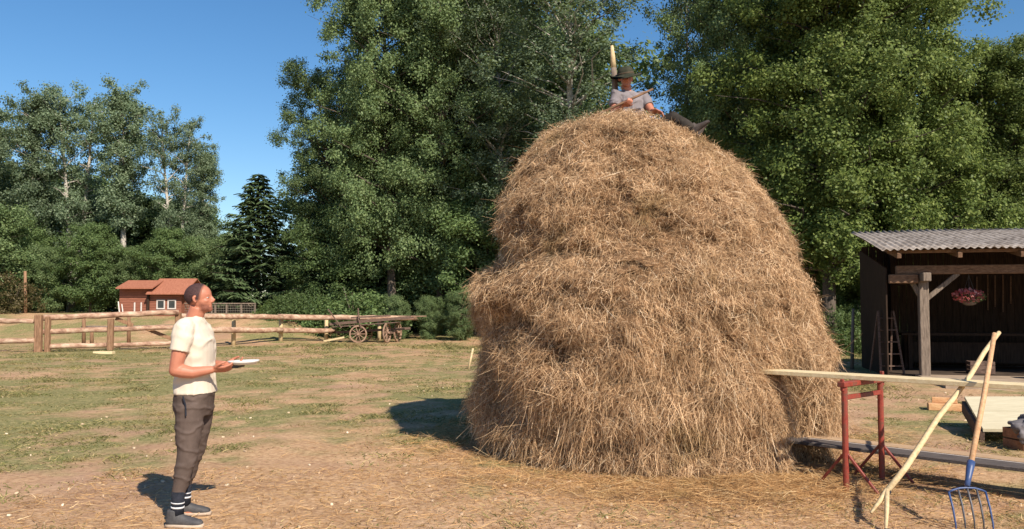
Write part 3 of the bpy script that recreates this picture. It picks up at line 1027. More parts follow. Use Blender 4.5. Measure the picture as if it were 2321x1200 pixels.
def put(kind, px, d, topy, label, wid=1.0, rz=None, group=None, dz=0.0):
    """stand a copy of a prototype tree where the photo has it: px column, distance d, top at pixel row topy"""
    p = PROTO[kind]
    base = at(px, 700, d)
    z0 = float(gz(base.x, d)) + dz
    h = at(px, topy, d).z - z0
    cr = [c for c in p.children if c.name.startswith('crown')][0]
    if 'h' not in p:
        co = np.empty(len(cr.data.vertices) * 3, np.float32)
        cr.data.vertices.foreach_get('co', co)
        p['h'] = float(np.percentile(co.reshape(-1, 3)[:, 2], 99.7))
    s = h / p['h']
    a = random.uniform(0, 2 * PI) if rz is None else rz
    loc = (base.x, d, z0)
    if kind not in USED:
        USED.add(kind)
        p.location, p.rotation_euler, p.scale = loc, (0, 0, a), (s * wid, s * wid, s)
        p['label'] = label
        o = p
    else:
        o = dup(p, loc, a, (s * wid, s * wid, s), label)
    if group:
        o['group'] = group
    return o


A = 'aspens behind the log fence'
put('aspen', 55, 48, 192, 'tallest pale-stemmed aspen at the far left, above the bare post', 1.0, group=A)
put('aspen2', 160, 49, 200, 'second pale-stemmed aspen from the left, between the leftmost one and the cabin', .95, group=A)
put('aspen', 285, 47, 192, 'sparse aspen right above the red cabin with blue sky showing through', 1.05, 2.0, A)
put('aspen2', 392, 46, 252, 'slender aspen behind the standing man, white stem rising from the cabin roof', 0.85, 1.0, A)
put('aspen', 447, 49, 330, 'short slim aspen beside the pointed spruce', 0.9, 4.0, A)
put('aspen', -30, 50, 215, 'aspen cut by the left edge of the photo', 1.2, 0.5, A)
U = 'understory trees below the aspens'
for px, d, ty, k, lb in ((20, 46, 490, 'under', 'dark bushy tree at the left edge under the aspens'), (110, 45, 560, 'under2', 'dark bushy tree right of the bare post'),
                         (205, 45, 510, 'under', 'dark bushy tree just left of the red cabin'), (300, 45.5, 560, 'under2', 'dark bushy tree rising right behind the cabin roof'),
                         (385, 45, 520, 'under', 'dark bushy tree behind the standing man\'s head'), (465, 46, 540, 'under2', 'bushy tree filling the space between cabin and spruce'),
                         (-40, 44, 460, 'under2', 'dark bushy tree half outside the left edge')):
    put(k, px, d, ty, lb, 1.15, None, U)
for px, d, ty, k in ((70, 54, 390, 'under'), (240, 52, 440, 'under2'), (345, 51, 450, 'under'), (430, 56, 470, 'under2'), (150, 56, 400, 'under2'), (-20, 56, 370, 'under')):
    put(k, px, d, ty, 'leafy tree half hidden in the gaps between the pale aspen stems', 1.2, None, 'half hidden trees behind the aspens')
put('rust', 25, 43.5, 612, 'rust-brown dry bush left of the bare post')
put('spruce', 582, 46, 398, 'dark pointed spruce standing free against the blue sky', 1.6)
put('spruce', 722, 43, 505, 'dark spruce tucked against the left flank of the big leafy trees', 1.15, 1.0)
put('under', 655, 52, 560, 'low tree under the strip of sky right of the spruce', 1.0)
put('under2', 520, 50, 530, 'low tree touching the left side of the spruce', 1.0)
put('lbush', 612, 41.5, 680, 'bright yellow-green bush at the end of the wire run', 1.2)
put('bush', 668, 41, 664, 'grey-green bush behind the log rails left of the cart', 1.1)
put('bush', 805, 40.5, 662, 'grey-green bush directly behind the old cart', 1.25, 1.0)
put('bush', 735, 42, 655, 'dark green bush between the two grey-green ones at the fence', 1.0, 2.0)
B = 'big leafy trees of the wood edge'
put('oakA', 890, 42, -120, 'huge broad tree at the left of the wood, its flank against the sky', 0.86, 0.3, B)
put('oakB', 800, 45, 150, 'big tree bulging out leftmost of the wood, lower than its neighbour', 0.98, 1.0, B)
put('oakB', 1000, 43, -150, 'huge tree right of the broad leftmost one, above the cart shafts', 0.9, 2.4, B)
put('thin', 1140, 40, -40, 'thin-stemmed light poplar touching the left shoulder of the haystack', 1.15, 0.9, B)
put('thin', 1312, 37, -160, 'airy poplar with pale curving trunk behind the hat wearer', 1.3, 3.2, B)
put('oakA', 1120, 47, -20, 'leafy tree deeper in the wood between the poplars and the huge trees', 0.75, 1.0, B)
put('fork', 1538, 37, -60, 'leafy tree whose dark forked trunk rises right of the hat wearer', 0.85, 0.6, B)
put('oakA', 1700, 32, -170, 'huge tree above the right shoulder of the haystack', 0.85, 5.0, B)
put('warm', 1880, 28, -230, 'huge warm-green tree standing left of the shed roof', 1.05, 0.4, B)
put('warm', 2085, 29, -200, 'huge warm-green tree towering over the shed roof', 0.9, 2.2, B)
put('warm', 2265, 30, 120, 'lower warm-green tree right of the towering one, at the photo\'s right edge', 1.1, 4.0, B)
put('oakB', 2360, 38, 150, 'leafy tree cut by the right edge of the photo', 1.0, 1.7, B)
I = 'understory trees along the foot of the wood'
for px, d, ty, k, lb in ((760, 43, 470, 'under', 'low bushy tree behind the middle of the right fence run'), (850, 44.5, 500, 'under2', 'low bushy tree standing above the cart'),
                         (940, 45, 460, 'under', 'low bushy tree above the tip of the cart shafts'), (1030, 43.5, 440, 'under2', 'low bushy tree left of the haystack bulge'),
                         (1110, 41, 420, 'under', 'low bushy tree tucked right behind the haystack\'s left side'),
                         (1800, 33.5, 440, 'under2', 'low bushy tree behind the haystack\'s right flank'), (1900, 31, 520, 'under', 'low bushy tree between haystack and shed'),
                         (1985, 33, 420, 'under2', 'low bushy tree behind the left end of the shed roof'), (2120, 33.5, 400, 'under', 'low bushy tree above the middle of the shed roof'),
                         (2260, 34, 380, 'under2', 'low bushy tree above the right part of the shed roof')):
    put(k, px, d, ty, lb, 1.15, None, I)
for px, d, ty, k in ((1200, 50, 150, 'under'), (1160, 51, 60, 'under2'), (1330, 44, 330, 'under2'), (1430, 43, 350, 'under'), (1530, 44, 320, 'under2'), (800, 48, 330, 'under'), (900, 49, 300, 'under2'), (990, 48, 330, 'under'), (1080, 46, 330, 'under2'), (1180, 46, 300, 'under'), (1250, 47, 300, 'under2'),
                     (1600, 43, 260, 'under'), (1680, 42, 230, 'under2'), (1760, 40, 280, 'under'), (1860, 41, 230, 'under2'), (1960, 42, 240, 'under'), (2050, 42, 260, 'under2'), (2150, 42, 280, 'under'), (2260, 42, 300, 'under2'), (2340, 43, 300, 'under')):
    put(k, px, d, ty, 'dark tree hidden deep in the wood behind the front row', 1.25, None, 'dark trees deep in the wood')
put('bush', 1880, 28, 700, 'dark bush in the shade left of the shed', 0.9, 1.0)
put('bush', 1955, 29, 690, 'dark bush against the shed\'s left wall', 0.9, 3.0)
for px, d, ty in ((900, 39, 670), (975, 38.5, 672), (1045, 37.5, 660)):
    put('under2', px, d, ty, {900: 'dark low bush behind the cart\'s front wheels', 975: 'dark low bush past the cart shafts', 1045: 'dark low bush at the haystack\'s left edge'}[px], 0.9)

# ------------------------------------------------------------------ log fence and gate
def log(mb, p0, p1, r0, r1=None, seed=0):
    r1 = r1 or r0
    p0, p1 = Vector(p0), Vector(p1)
    n = max(4, int((p1 - p0).length / 0.45))
    rnd = random.Random(seed)
    pts = [p0.lerp(p1, i / n) + Vector((0, rnd.uniform(-.012, .012), rnd.uniform(-.015, .015))) for i in range(n + 1)]
    mb.tube(pts, [(r0 + (r1 - r0) * i / n) * rnd.uniform(0.92, 1.07) for i in range(n + 1)], 10, 0.03)


def rail(parent, off, p0, p1, r, mat='bark_red', seed=1):
    b = MB(off)
    log(b, p0, p1, r, r * 0.88, seed)
    return b.build('rail', mat, parent, True)


def post(parent, off, p0, p1, r, mat='wood_post'):
    b = MB(off)
    p0, p1 = Vector(p0), Vector(p1)
    b.tube([p0 - Vector((0, 0, .15)), p0.lerp(p1, .5), p1], [r, r * 0.97, r * 0.9], 10, 0.04)
    return b.build('post', mat, parent, True)


def fence():
    # left run
    A0, A1 = at(-60, 760, 29.6), at(84, 760, 29.6)
    o = (at(40, 760, 29.6).x, 29.6, 0)
    f = thing('log_fence', 'short run of two-rail log fence left of the gate', 'fence', o)
    rail(f, o, at(-90, 727, 29.6), at(76, 728, 29.4), 0.098, seed=1)
    rail(f, o, at(-90, 776, 29.6), at(80, 772, 29.4), 0.105, seed=2)
    post(f, o, at(-80, 800, 29.7), at(-80, 716, 29.7), 0.12)
    # gate
    gl, gr = 29.6, 31.5
    o = (at(250, 780, 30.5).x, 30.5, 0)
    g = thing('log_gate', 'wide three-rail log gate with thick posts left of the standing man', 'gate', o)
    for p0, p1, r, sd in (((94, 721, gl), (405, 708, gr), 0.112, 3), ((98, 752, gl), (400, 742, gr), 0.10, 4), ((100, 787, gl), (400, 778, gr), 0.095, 5)):
        rail(g, o, at(*p0), at(*p1), r, seed=sd)
    b = MB(o)
    x = at(86, 798, 29.45).x
    b.box((x, 29.45, 0.58), (0.24, 0.2, 1.46), None, 0.03)
    b.build('post', 'wood_post', g)
    b = MB(o)
    b.box((x + 0.24, 29.6, 0.56), (0.16, 0.2, 1.36), None, 0.03)
    b.build('post', 'wood_post', g)
    b = MB(o)
    b.box((at(250, 780, 30.4).x, 30.4, 0.56), (0.2, 0.16, 1.2), None, 0.02)
    b.build('post', 'wood_post', g)
    b = MB(o)
    b.box((at(403, 780, 31.6).x, 31.6, 0.62), (0.2, 0.18, 1.5), None, 0.02)
    b.build('post', 'wood_post', g)
    for q0, q1 in (((322, 742, 31.3), (398, 772, 31.7)), ((262, 722, 30.7), (302, 738, 30.9))):
        b = MB(o)
        b.beam(at(*q0), at(*q1), 0.06, 0.13)
        b.build('brace', 'wood_post', g)
    # right run behind the man to the cart
    o = (at(620, 780, 35.5).x, 35.5, 0)
    h = thing('log_fence', 'long two-rail fence of peeled reddish logs from the gate to the old cart', 'fence', o)
    rail(h, o, at(405, 717, 32.0), at(640, 719, 35.5), 0.118, seed=7)
    rail(h, o, at(630, 719, 35.5), at(955, 722, 38.6), 0.122, seed=8)
    rail(h, o, at(405, 748, 32.0), at(640, 749, 35.5), 0.128, seed=9)
    rail(h, o, at(630, 749, 35.5), at(760, 750, 37), 0.12, seed=10)
    for px, d in ((530, 34.2), (637, 35.8), (740, 37.2), (860, 38)):
        z = float(gz(at(px, 700, d).x, d))
        p = at(px, 718, d)
        post(h, o, (p.x, d, z), p, 0.09, 'wood_stick')
    # a thinner fence farther back
    o = (at(300, 740, 34).x, 34.5, 0)
    k = thing('thin_fence', 'thinner grey rail fence standing behind the gate', 'fence', o)
    for px, y0, y1 in ((190, 772, 716), (208, 776, 745), (292, 772, 716), (430, 770, 722)):
        post(k, o, at(px, y0, 33.4), at(px, y1, 33.4), 0.075, 'wood_post')
    rail(k, o, at(185, 742, 33.5), at(440, 738, 34.0), 0.045, 'wood_old', 13)
    b = MB((at(236, 792, 28.6).x, 28.6, 0))
    b.box((at(236, 792, 28.6).x, 28.6, float(gz(at(236, 792, 28.6).x, 28.6)) + 0.03), (0.65, 0.25, 0.09), None, 0.01)
    o = b.build('wood_offcut', 'wood_new')
    o.location = (at(236, 792, 28.6).x, 28.6, 0)
    tag(o, 'pale wooden offcut lying at the foot of the gate', 'board')
    q = at(58, 712, 43)
    q.z = float(gz(q.x, 43))
    b = MB(q)
    t = at(57, 615, 43)
    b.tube([q - Vector((0, 0, .2)), q.lerp(t, .5), t], [0.085, 0.08, 0.07], 9, 0.04)
    o = b.build('bare_post', 'wood_post', None, True)
    o.location = q
    tag(o, 'tall bare wooden post on the rise at the far left', 'post')


fence()


# ------------------------------------------------------------------ red cabin and wire run
def cabin():
    d = 41.5
    x0, x1 = at(270, 700, d).x, at(413, 700, d).x
    zb = float(gz((x0 + x1) / 2, d)) - 0.15
    o = Vector(((x0 + x1) / 2, d, zb))
    c = thing('red_cabin', 'small red-brown wooden cabin with stepped roof and two white windows', 'cabin', o)
    W = x1 - x0
    xm = at(341, 700, d).x
    e = MB(o)
    zl, zr = at(0, 652, d).z, at(0, 668, d).z
    e.box(((x0 + xm) / 2, d + 0.9, (zb + zl) / 2), (xm - x0, 1.8, zl - zb))
    e.box(((xm + x1) / 2 + 0.01, d + 1.1, (zb + zr) / 2), (x1 - xm, 2.5, zr - zb - .002))
    n = 16
    for i in range(n):                                       # board joints
        z = zb + 0.1 + i * 0.125
        if z < zl - .04:
            e.box(((x0 + xm) / 2, d - .004, z), (xm - x0 - .05, 0.02, 0.10))
        if z < zr - .04:
            e.box(((xm + x1) / 2, d - .154, z), (x1 - xm - .05, 0.02, 0.10))
    e.build('wall', 'cabin_wall', c)
    r = MB(o)
    a0, a1 = at(262, 654, d - .45), at(346, 654, d - .45)
    r.beam(Vector((a0.x, d - .45, a0.z)).lerp(Vector((a1.x, d - .45, a1.z)), 0) , a1, 0.03, 0.06)
    # slopes
    def slope(mb, xa, xb, ya, za, yb, zb2, th=0.05):
        vs = [(xa, ya, za), (xb, ya, za), (xb, yb, zb2), (xa, yb, zb2), (xa, ya, za + th), (xb, ya, za + th), (xb, yb, zb2 + th), (xa, yb, zb2 + th)]
        mb.add(vs, [(0, 3, 2, 1), (4, 5, 6, 7), (0, 1, 5, 4), (1, 2, 6, 5), (2, 3, 7, 6), (3, 0, 4, 7)])
    zt = at(0, 638, d + .9).z
    slope(r, a0.x, a1.x, d - .4, a0.z, d + .9, zt)
    slope(r, a0.x, a1.x, d + 2.2, a0.z, d + .903, zt - .003)
    b0, b1 = at(330, 668, d - .5), at(419, 668, d - .5)
    zt2 = at(0, 634, d + 1.1).z
    slope(r, b0.x, b1.x, d - .5, b0.z, d + 1.1, zt2)
    slope(r, b0.x, b1.x, d + 2.7, b0.z, d + 1.103, zt2 - .003)
    r.build('roof', 'cabin_roof', c)
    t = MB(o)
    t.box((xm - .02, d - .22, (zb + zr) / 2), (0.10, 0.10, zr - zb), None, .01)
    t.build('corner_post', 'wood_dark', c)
    for pa, pb in ((356, 373), (381, 398)):
        q0, q1 = at(pa, 700, d - .18), at(pb, 681, d - .18)
        wn = MB(o)
        yy = d - .18
        t_ = 0.055
        wn.box(((q0.x + q1.x) / 2, yy, q0.z), (q1.x - q0.x + t_, 0.05, t_))
        wn.box(((q0.x + q1.x) / 2, yy, q1.z), (q1.x - q0.x + t_, 0.05, t_))
        for xx in (q0.x, q1.x):
            wn.box((xx, yy + .002, (q0.z + q1.z) / 2), (t_, 0.05, q1.z - q0.z - t_))
        fr = wn.build('window', 'white_paint', c)
        g = MB(o)
        g.box(((q0.x + q1.x) / 2, yy + .012, (q0.z + q1.z) / 2), (q1.x - q0.x - t_ + .004, 0.015, q1.z - q0.z - t_ + .004))
        g.build('pane', 'glass', fr)
    for px in (305, 320):
        s_ = MB(o)
        p = at(px, 700, d - .1)
        s_.box((p.x, d - .1, zb + .42), (0.07, 0.04, 0.75), None, .008)
        s_.build('door_batten', 'white_paint', c)
    for px, py0, py1 in ((268, 708, 684), (276, 710, 690)):
        q = MB()
        p0, p1 = at(px + 4, py0, d - .4), at(px, py1, d - .02)
        p0.z = float(gz(p0.x, p0.y))
        q.beam(p0, p1, 0.05, 0.04)
        q.v = [tuple(Vector(v) - p0) for v in q.v]
        oo = q.build('leaning_lath', 'white_paint')
        oo.location = p0
        tag(oo, {268: 'left one of two pale laths leaning on the cabin\'s left corner', 276: 'right one of two pale laths leaning on the cabin\'s left corner'}[px], 'lath', 'laths leaning on the cabin')
    # wire run
    d = 41.8
    x0, x1 = at(414, 700, d).x, at(580, 700, d).x
    zb = float(gz((x0 + x1) / 2, d))
    o = ((x0 + x1) / 2, d, zb)
    f = thing('wire_run', 'low poultry run of thin wooden posts and wire beside the cabin', 'fence', o)
    z1 = at(0, 687, d).z
    for i, px in enumerate((416, 448, 480, 488, 514, 547, 578)):
        p = MB(o)
        x = at(px, 700, d).x
        zz = float(gz(x, d))
        p.box((x, d, (zz - .2 + z1) / 2), (0.07, 0.07, z1 - zz + .2))
        p.build('post', 'wood_old', f)
    r_ = MB(o)
    r_.box(((x0 + x1) / 2, d - .05, z1 - .03), (x1 - x0, 0.03, 0.06))
    r_.build('rail', 'wood_old', f)
    wv = MB(o)
    for i in range(42):
        x = x0 + (x1 - x0) * (i + .5) / 42
        wv.box((x, d - .02, (zb + z1) / 2), (0.006, 0.006, z1 - zb - .1))
    for i in range(5):
        wv.box(((x0 + x1) / 2, d - .012, zb + .1 + i * (z1 - zb) / 5), (x1 - x0, 0.006, 0.012))
    wv.build('wire_mesh', 'wire', f)


cabin()


# ------------------------------------------------------------------ old cart
def cart():
    d = 36.2
    c0 = at(840, 776, d)
    z0 = float(gz(c0.x, d))
    o = Vector((c0.x, d, z0))
    c = thing('hay_cart', 'old weathered wooden hay wagon with spoked wheels parked at the fence end', 'wagon', o)

    def wheel(p, r, yaw):
        rot = Matrix.Rotation(yaw, 3, 'Z')
        b = MB()
        n = 26
        ring = lambda rr, hw: [[p + rot @ Vector((math.cos(2 * PI * k / n) * q, h, math.sin(2 * PI * k / n) * q)) for k in range(n)] for q, h in ((rr[0], -hw), (rr[1], -hw), (rr[1], hw), (rr[0], hw))]
        rg = ring((r - .055, r), .028)
        vs = [v for g in rg for v in g]
        fs = [(a * n + k, a * n + (k + 1) % n, ((a + 1) % 4) * n + (k + 1) % n, ((a + 1) % 4) * n + k) for a in range(4) for k in range(n)]
        b.add(vs, fs)
        b.tube([p + rot @ Vector((0, -.11, 0)), p + rot @ Vector((0, .09, 0))], [.05, .06], 10)
        for k in range(10):
            a = 2 * PI * k / 10
            dr = rot @ Vector((math.cos(a), 0, math.sin(a)))
            b.tube([p + dr * .04, p + dr * (r - .03)], [.020, .016], 6)
        return b.build('wheel', 'cart_wood2', c)
    M['cart_wood2'] = mat_var('dry_wheel_wood', (0.20, 0.12, 0.08), (0.38, 0.25, 0.18), 8, (1, 1, 1), 0.9, 0.3)
    X = lambda px: at(px, 760, d).x - o.x
    xr, xf = X(817), X(886)
    wheel(Vector((xr, -.55, .37)), .37, R(8))
    wheel(Vector((xr + .05, .55, .37)), .37, R(8))
    wheel(Vector((xf - .1, -.45, .42)), .42, R(76))
    wheel(Vector((xf + .25, .35, .42)), .42, R(76))
    b = MB()
    b.beam((xr, -.6, .37), (xr + .03, .6, .37), .09, .10)
    b.build('axle', 'cart_wood', c)
    b = MB()
    b.beam((xf - .1, -.5, .42), (xf + .25, .4, .42), .09, .10)
    b.build('axle', 'cart_wood', c)
    b = MB()
    b.beam((X(762), 0, .42), (X(930), 0, .60), .10, .10)
    b.build('beam', 'cart_wood', c)
    b = MB()
    for y in (-.42, -.14, .14, .42):
        b.beam((X(757), y, .66), (X(905), y, .86), .25, .035)
    b.build('deck', 'cart_wood', c)
    for y, z in ((-.62, .16), (.62, .16)):
        b = MB()
        b.beam((X(752), y * .75, .62 + z), (X(935), y, .92 + z), .05, .12)
        b.beam((X(800), y * .8, .90 + z), (X(880), y, .98 + z), .05, .07)
        b.build('side_rail', 'cart_wood', c)
    b = MB()
    b.tube([(X(780), -.58, .62), (X(766), -.7, 1.05), (X(752), -.82, 1.42)], .03, 6, .05)
    b.build('stake', 'cart_wood', c)
    b = MB()
    b.tube([(X(824), -.58, .6), (X(818), -.62, 1.0), (X(817), -.6, 1.46)], .032, 6, .05)
    b.build('stake', 'cart_wood', c)
    b = MB()
    b.tube([(X(810), .58, .8), (X(806), .66, 1.25)], .03, 6, .05)
    b.build('stake', 'cart_wood', c)
    b = MB()
    b.tube([(X(880), -.1, .95), (X(912), -.2, 1.10), (X(968), -.3, 1.12)], [.045, .04, .025], 6, .05)
    b.build('shaft', 'cart_wood2', c)
    p0, p1 = at(733, 774, 34.6), at(780, 765, 34.8)
    p0.z = max(float(gz(p0.x, p0.y)) + .10, p0.z)
    q = MB(p0)
    q.beam(p0, p1, .16, .07)
    oo = q.build('loose_board', 'wood_stick')
    oo.location = p0
    tag(oo, 'pale grey board propped against the cart\'s left end', 'board')


cart()


# ------------------------------------------------------------------ open shed
def shed():
    d0 = 18.6
    ux, uy = Vector((0.97, -0.243, 0)).normalized(), Vector((0.243, 0.97, 0)).normalized()   # along the front, into the shed
    p_post = at(2093, 700, d0)
    O = Vector((p_post.x, d0, 0))
    s = thing('open_shed', 'open-fronted dark timber shed with corrugated lichen-grey roof', 'shed', O)
    Wd, D = 7.5, 3.5

    def L(a, b, z):
        return O + ux * a + uy * b + Vector((0, 0, z))
    fl = MB()
    pts = [L(-.15, -2.4, 0), L(Wd, -2.4, 0), L(Wd, .25, 0), L(-.15, .25, 0)]
    vs = [p + Vector((0, 0, h)) for h in (-.1, .07) for p in pts]
    fl.add(vs, [(3, 2, 1, 0), (4, 5, 6, 7), (0, 1, 5, 4), (1, 2, 6, 5), (2, 3, 7, 6), (3, 0, 4, 7)])
    o = fl.build('pavement', 'concrete')
    tag(o, 'dusty concrete apron in front of and under the shed', 'pavement', kind='structure')
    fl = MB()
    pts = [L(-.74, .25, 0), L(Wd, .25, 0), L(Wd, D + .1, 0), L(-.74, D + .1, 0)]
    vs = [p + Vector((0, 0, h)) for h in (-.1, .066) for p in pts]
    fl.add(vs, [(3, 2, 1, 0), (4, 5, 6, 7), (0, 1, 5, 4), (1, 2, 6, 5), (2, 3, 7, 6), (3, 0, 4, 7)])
    M['earth_shaded'] = mat_var('shaded_earth', (0.035, 0.024, 0.017), (0.085, 0.06, 0.043), 3, (1, 1, 1), 0.95, 0.4)  # the shed's inner shade is put into this floor colour
    o = fl.build('floor', 'earth_shaded')
    tag(o, 'earth floor inside the shed, shade put into its dark colour', 'floor', kind='structure')
    # roof: corrugated sheet falling towards the front
    ze, zr = 2.83, 3.61
    a0, a1, b0, b1 = -.97, Wd + .3, -.75, D + .35
    n = int((a1 - a0) / 0.024)
    V, Q = [], []
    for i in range(n + 1):
        a = a0 + (a1 - a0) * i / n
        h = 0.022 * math.sin(a / 0.15 * 2 * PI)
        for th in (0, -0.012):
            for k in range(7):
                t = k / 6
                sag = 0.012 * math.sin(a * 1.7 + k)
                V.append(tuple(L(a, b0 + (b1 - b0) * t, ze + (zr - ze) * t + h + th + sag) - O))
    for i in range(n):
        for t_ in range(2):
            for k in range(6):
                q = i * 14 + t_ * 7 + k
                Q.append((q, q + 14, q + 15, q + 1) if t_ == 0 else (q, q + 1, q + 15, q + 14))
        q = i * 14
        Q.append((q, q + 7, q + 21, q + 14))
        Q.append((q + 6, q + 20, q + 27, q + 13))
    bulk('roof', np.array(V), np.array(Q), 'roof_sheet', s, True)

    def part(nm, mat, f):
        b = MB(O)
        f(b)
        return b.build(nm, mat, s)
    # posts
    part('post', 'wood_old', lambda b: b.beam(L(0, 0, .05), L(0, 0, 2.30), .20, .20, .015, up=ux))
    part('post', 'wood_old', lambda b: b.beam(L(Wd - .3, 0, .05), L(Wd - .3, 0, 2.30), .20, .20, .015, up=ux))
    part('post', 'wood_old', lambda b: b.beam(L(3.7, 0, .05), L(3.7, 0, 2.30), .18, .18, .015, up=ux))
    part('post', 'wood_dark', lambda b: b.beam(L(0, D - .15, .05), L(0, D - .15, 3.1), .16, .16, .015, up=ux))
    part('eave_beam', 'wood_beam', lambda b: b.beam(L(-.55, 0, 2.40), L(Wd, 0, 2.40), .18, .195, .015))
    part('purlin', 'wood_beam', lambda b: b.beam(L(-.8, -.45, 2.785), L(Wd, -.45, 2.785), .10, .07, .01))
    part('tie_beam', 'wood_old', lambda b: b.beam(L(-.0, -.42, 2.23), L(0, D - .1, 2.23), .17, .19, .015))
    part('tie_beam', 'wood_beam', lambda b: b.beam(L(-.72, -.11, 2.2), L(-.12, -.11, 2.2), .12, .20, .015))
    part('brace', 'wood_old', lambda b: b.beam(L(.06, 0, 1.75), L(.72, 0, 2.32), .10, .10, .01))
    part('brace', 'wood_old', lambda b: b.beam(L(-.06, .02, 1.82), L(-.30, .02, 2.30), .10, .10, .01))
    for a in np.arange(-.6, Wd, 1.2):
        part('rafter', 'wood_beam', lambda b: b.beam(L(a, -.68, 2.685), L(a, D + .25, 3.42), .09, .12, .008))

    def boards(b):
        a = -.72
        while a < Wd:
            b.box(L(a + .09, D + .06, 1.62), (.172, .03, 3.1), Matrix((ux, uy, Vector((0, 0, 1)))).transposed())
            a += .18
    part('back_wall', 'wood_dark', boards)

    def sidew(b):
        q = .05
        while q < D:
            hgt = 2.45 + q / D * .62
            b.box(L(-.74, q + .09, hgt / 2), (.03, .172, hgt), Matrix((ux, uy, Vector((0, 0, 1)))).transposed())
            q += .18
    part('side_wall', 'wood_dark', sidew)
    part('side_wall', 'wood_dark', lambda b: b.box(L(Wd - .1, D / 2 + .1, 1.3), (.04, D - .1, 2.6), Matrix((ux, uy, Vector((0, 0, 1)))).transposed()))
    # step ladder inside; its dark wood colour stands in for shade
    lo = L(-.60, .35, .07)
    ld = thing('step_ladder', 'dark wooden step ladder standing inside the shed\'s left end', 'ladder', lo)
    for sx in (-1, 1):
        b = MB()
        b.beam((sx * .26, 0, 0), (sx * .17, .28, 1.42), .05, .03)
        b.build('rail', 'cart_wood', ld)
    for sx in (-1, 1):
        b = MB()
        b.beam((sx * .24, .62, 0), (sx * .16, .32, 1.42), .04, .03)
        b.build('rear_leg', 'cart_wood', ld)
    for k in range(5):
        t = .12 + k * .19
        b = MB()
        b.box((0, .28 * t, 1.42 * t), (2 * (.25 - .09 * t), .07, .025))
        b.build('step', 'cart_wood', ld)
    # hanging flower basket
    hp = L(1.02, .35, 1.66)
    hb = thing('hanging_basket', 'hanging basket of pink flowers under the shed\'s front beam', 'flower basket', hp)
    b = MB()
    b.lathe([(.06, -.05), (.13, -.02), (.17, .08), (.18, .10), (.165, .09), (.12, .02)], n=18)
    b.build('basket', 'wood_old', hb, True)
    b = MB()
    for k in range(3):
        a = k * 2.1
        b.tube([(math.cos(a) * .17, math.sin(a) * .17, .1), (0, 0, .62)], .004, 4)
    b.tube([(0, 0, .62), (0, 0, .70)], .004, 4)
    b.build('hanger', 'tine', hb)
    rng = np.random.default_rng(3)
    n = 1300
    P = unit(rng.normal(size=(n, 3))) * (rng.uniform(.3, 1, n) ** .4)[:, None] * np.array([.34, .28, .15]) + np.array([0.02, 0, .14])
    V, Q = leaf_quads(P[:700], .05, rng, .6)
    bulk('leaves', V, Q, 'pot_leaf', hb)
    V, Q = leaf_quads(P[700:] * np.array([1, 1, 1.1]) + np.array([-.05, -.02, .02]), .06, rng, .6, .9)
    bulk('flowers', V, Q, 'petal', hb)
    # crates and clutter; the low dark crate is added to cover sunlit floor
    for a, bq, sx, sz, lb, mt in ((2.16, -.35, .42, .30, 'brown wooden crate at the shed front beside the fork handle', 'crate'), (1.35, .9, .5, .28, 'low dark crate added over the sunlit shed floor behind the stick fork', 'cart_wood')):
        q = L(a, bq, .07)
        cr = thing('wooden_crate', lb, 'crate', q, -.24)
        b = MB()
        for k in range(3):
            z = (k + .5) * sz / 3
            for y in (-.17, .17):
                b.box((0, y, z), (sx, .018, sz / 3 - .012))
            for x in (-sx / 2, sx / 2):
                b.box((x, 0, z), (.018, .322, sz / 3 - .012))
        b.box((0, 0, .012), (sx - .02, .32, .018))
        b.build('slat_box', mt, cr)
        b = MB()
        for x in (-sx / 2 + .03, sx / 2 - .03):
            for y in (-.15, .15):
                b.box((x, y, sz / 2), (.035, .02, sz))
        b.build('corner_posts', mt, cr)
    q = L(1.7, 2.2, .07)
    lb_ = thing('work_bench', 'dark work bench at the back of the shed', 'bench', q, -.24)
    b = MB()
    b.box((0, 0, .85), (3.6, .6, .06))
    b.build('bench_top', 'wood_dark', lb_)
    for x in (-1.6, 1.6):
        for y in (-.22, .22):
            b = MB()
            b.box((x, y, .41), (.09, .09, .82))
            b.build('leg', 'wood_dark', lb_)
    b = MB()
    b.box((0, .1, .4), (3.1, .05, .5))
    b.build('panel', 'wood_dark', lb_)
    # tools hung on the back wall
    for k, (a, z, ln) in enumerate(((2.0, 2.35, .5), (2.25, 2.4, .9), (2.42, 2.38, .8), (2.6, 2.4, .95), (2.78, 2.36, .7))):
        q = L(a, D - .02, z - ln)
        b = MB()
        b.tube([(0, 0, 0), (.02, 0, ln)], .018, 6)
        o = b.build('hung_tool', 'wood_beam')
        o.location = q
        tag(o, 'thin wooden tool handle hung high on the shed\'s dark back wall', 'tool', 'tools hung on the shed back wall')
    # pale stake left of the shed
    q = at(1931, 836, 21.4)
    q.z = float(gz(q.x, q.y))
    b = MB()
    t = at(1934, 700, 21.4) - q
    b.tube([(0, 0, -.1), tuple(t * .5), tuple(t)], [.05, .045, .035], 8, .08)
    o = b.build('pale_stake', 'wood_old', None, True)
    o.location = q
    tag(o, 'thin pale stake standing in the dark shade left of the shed', 'stake')


shed()


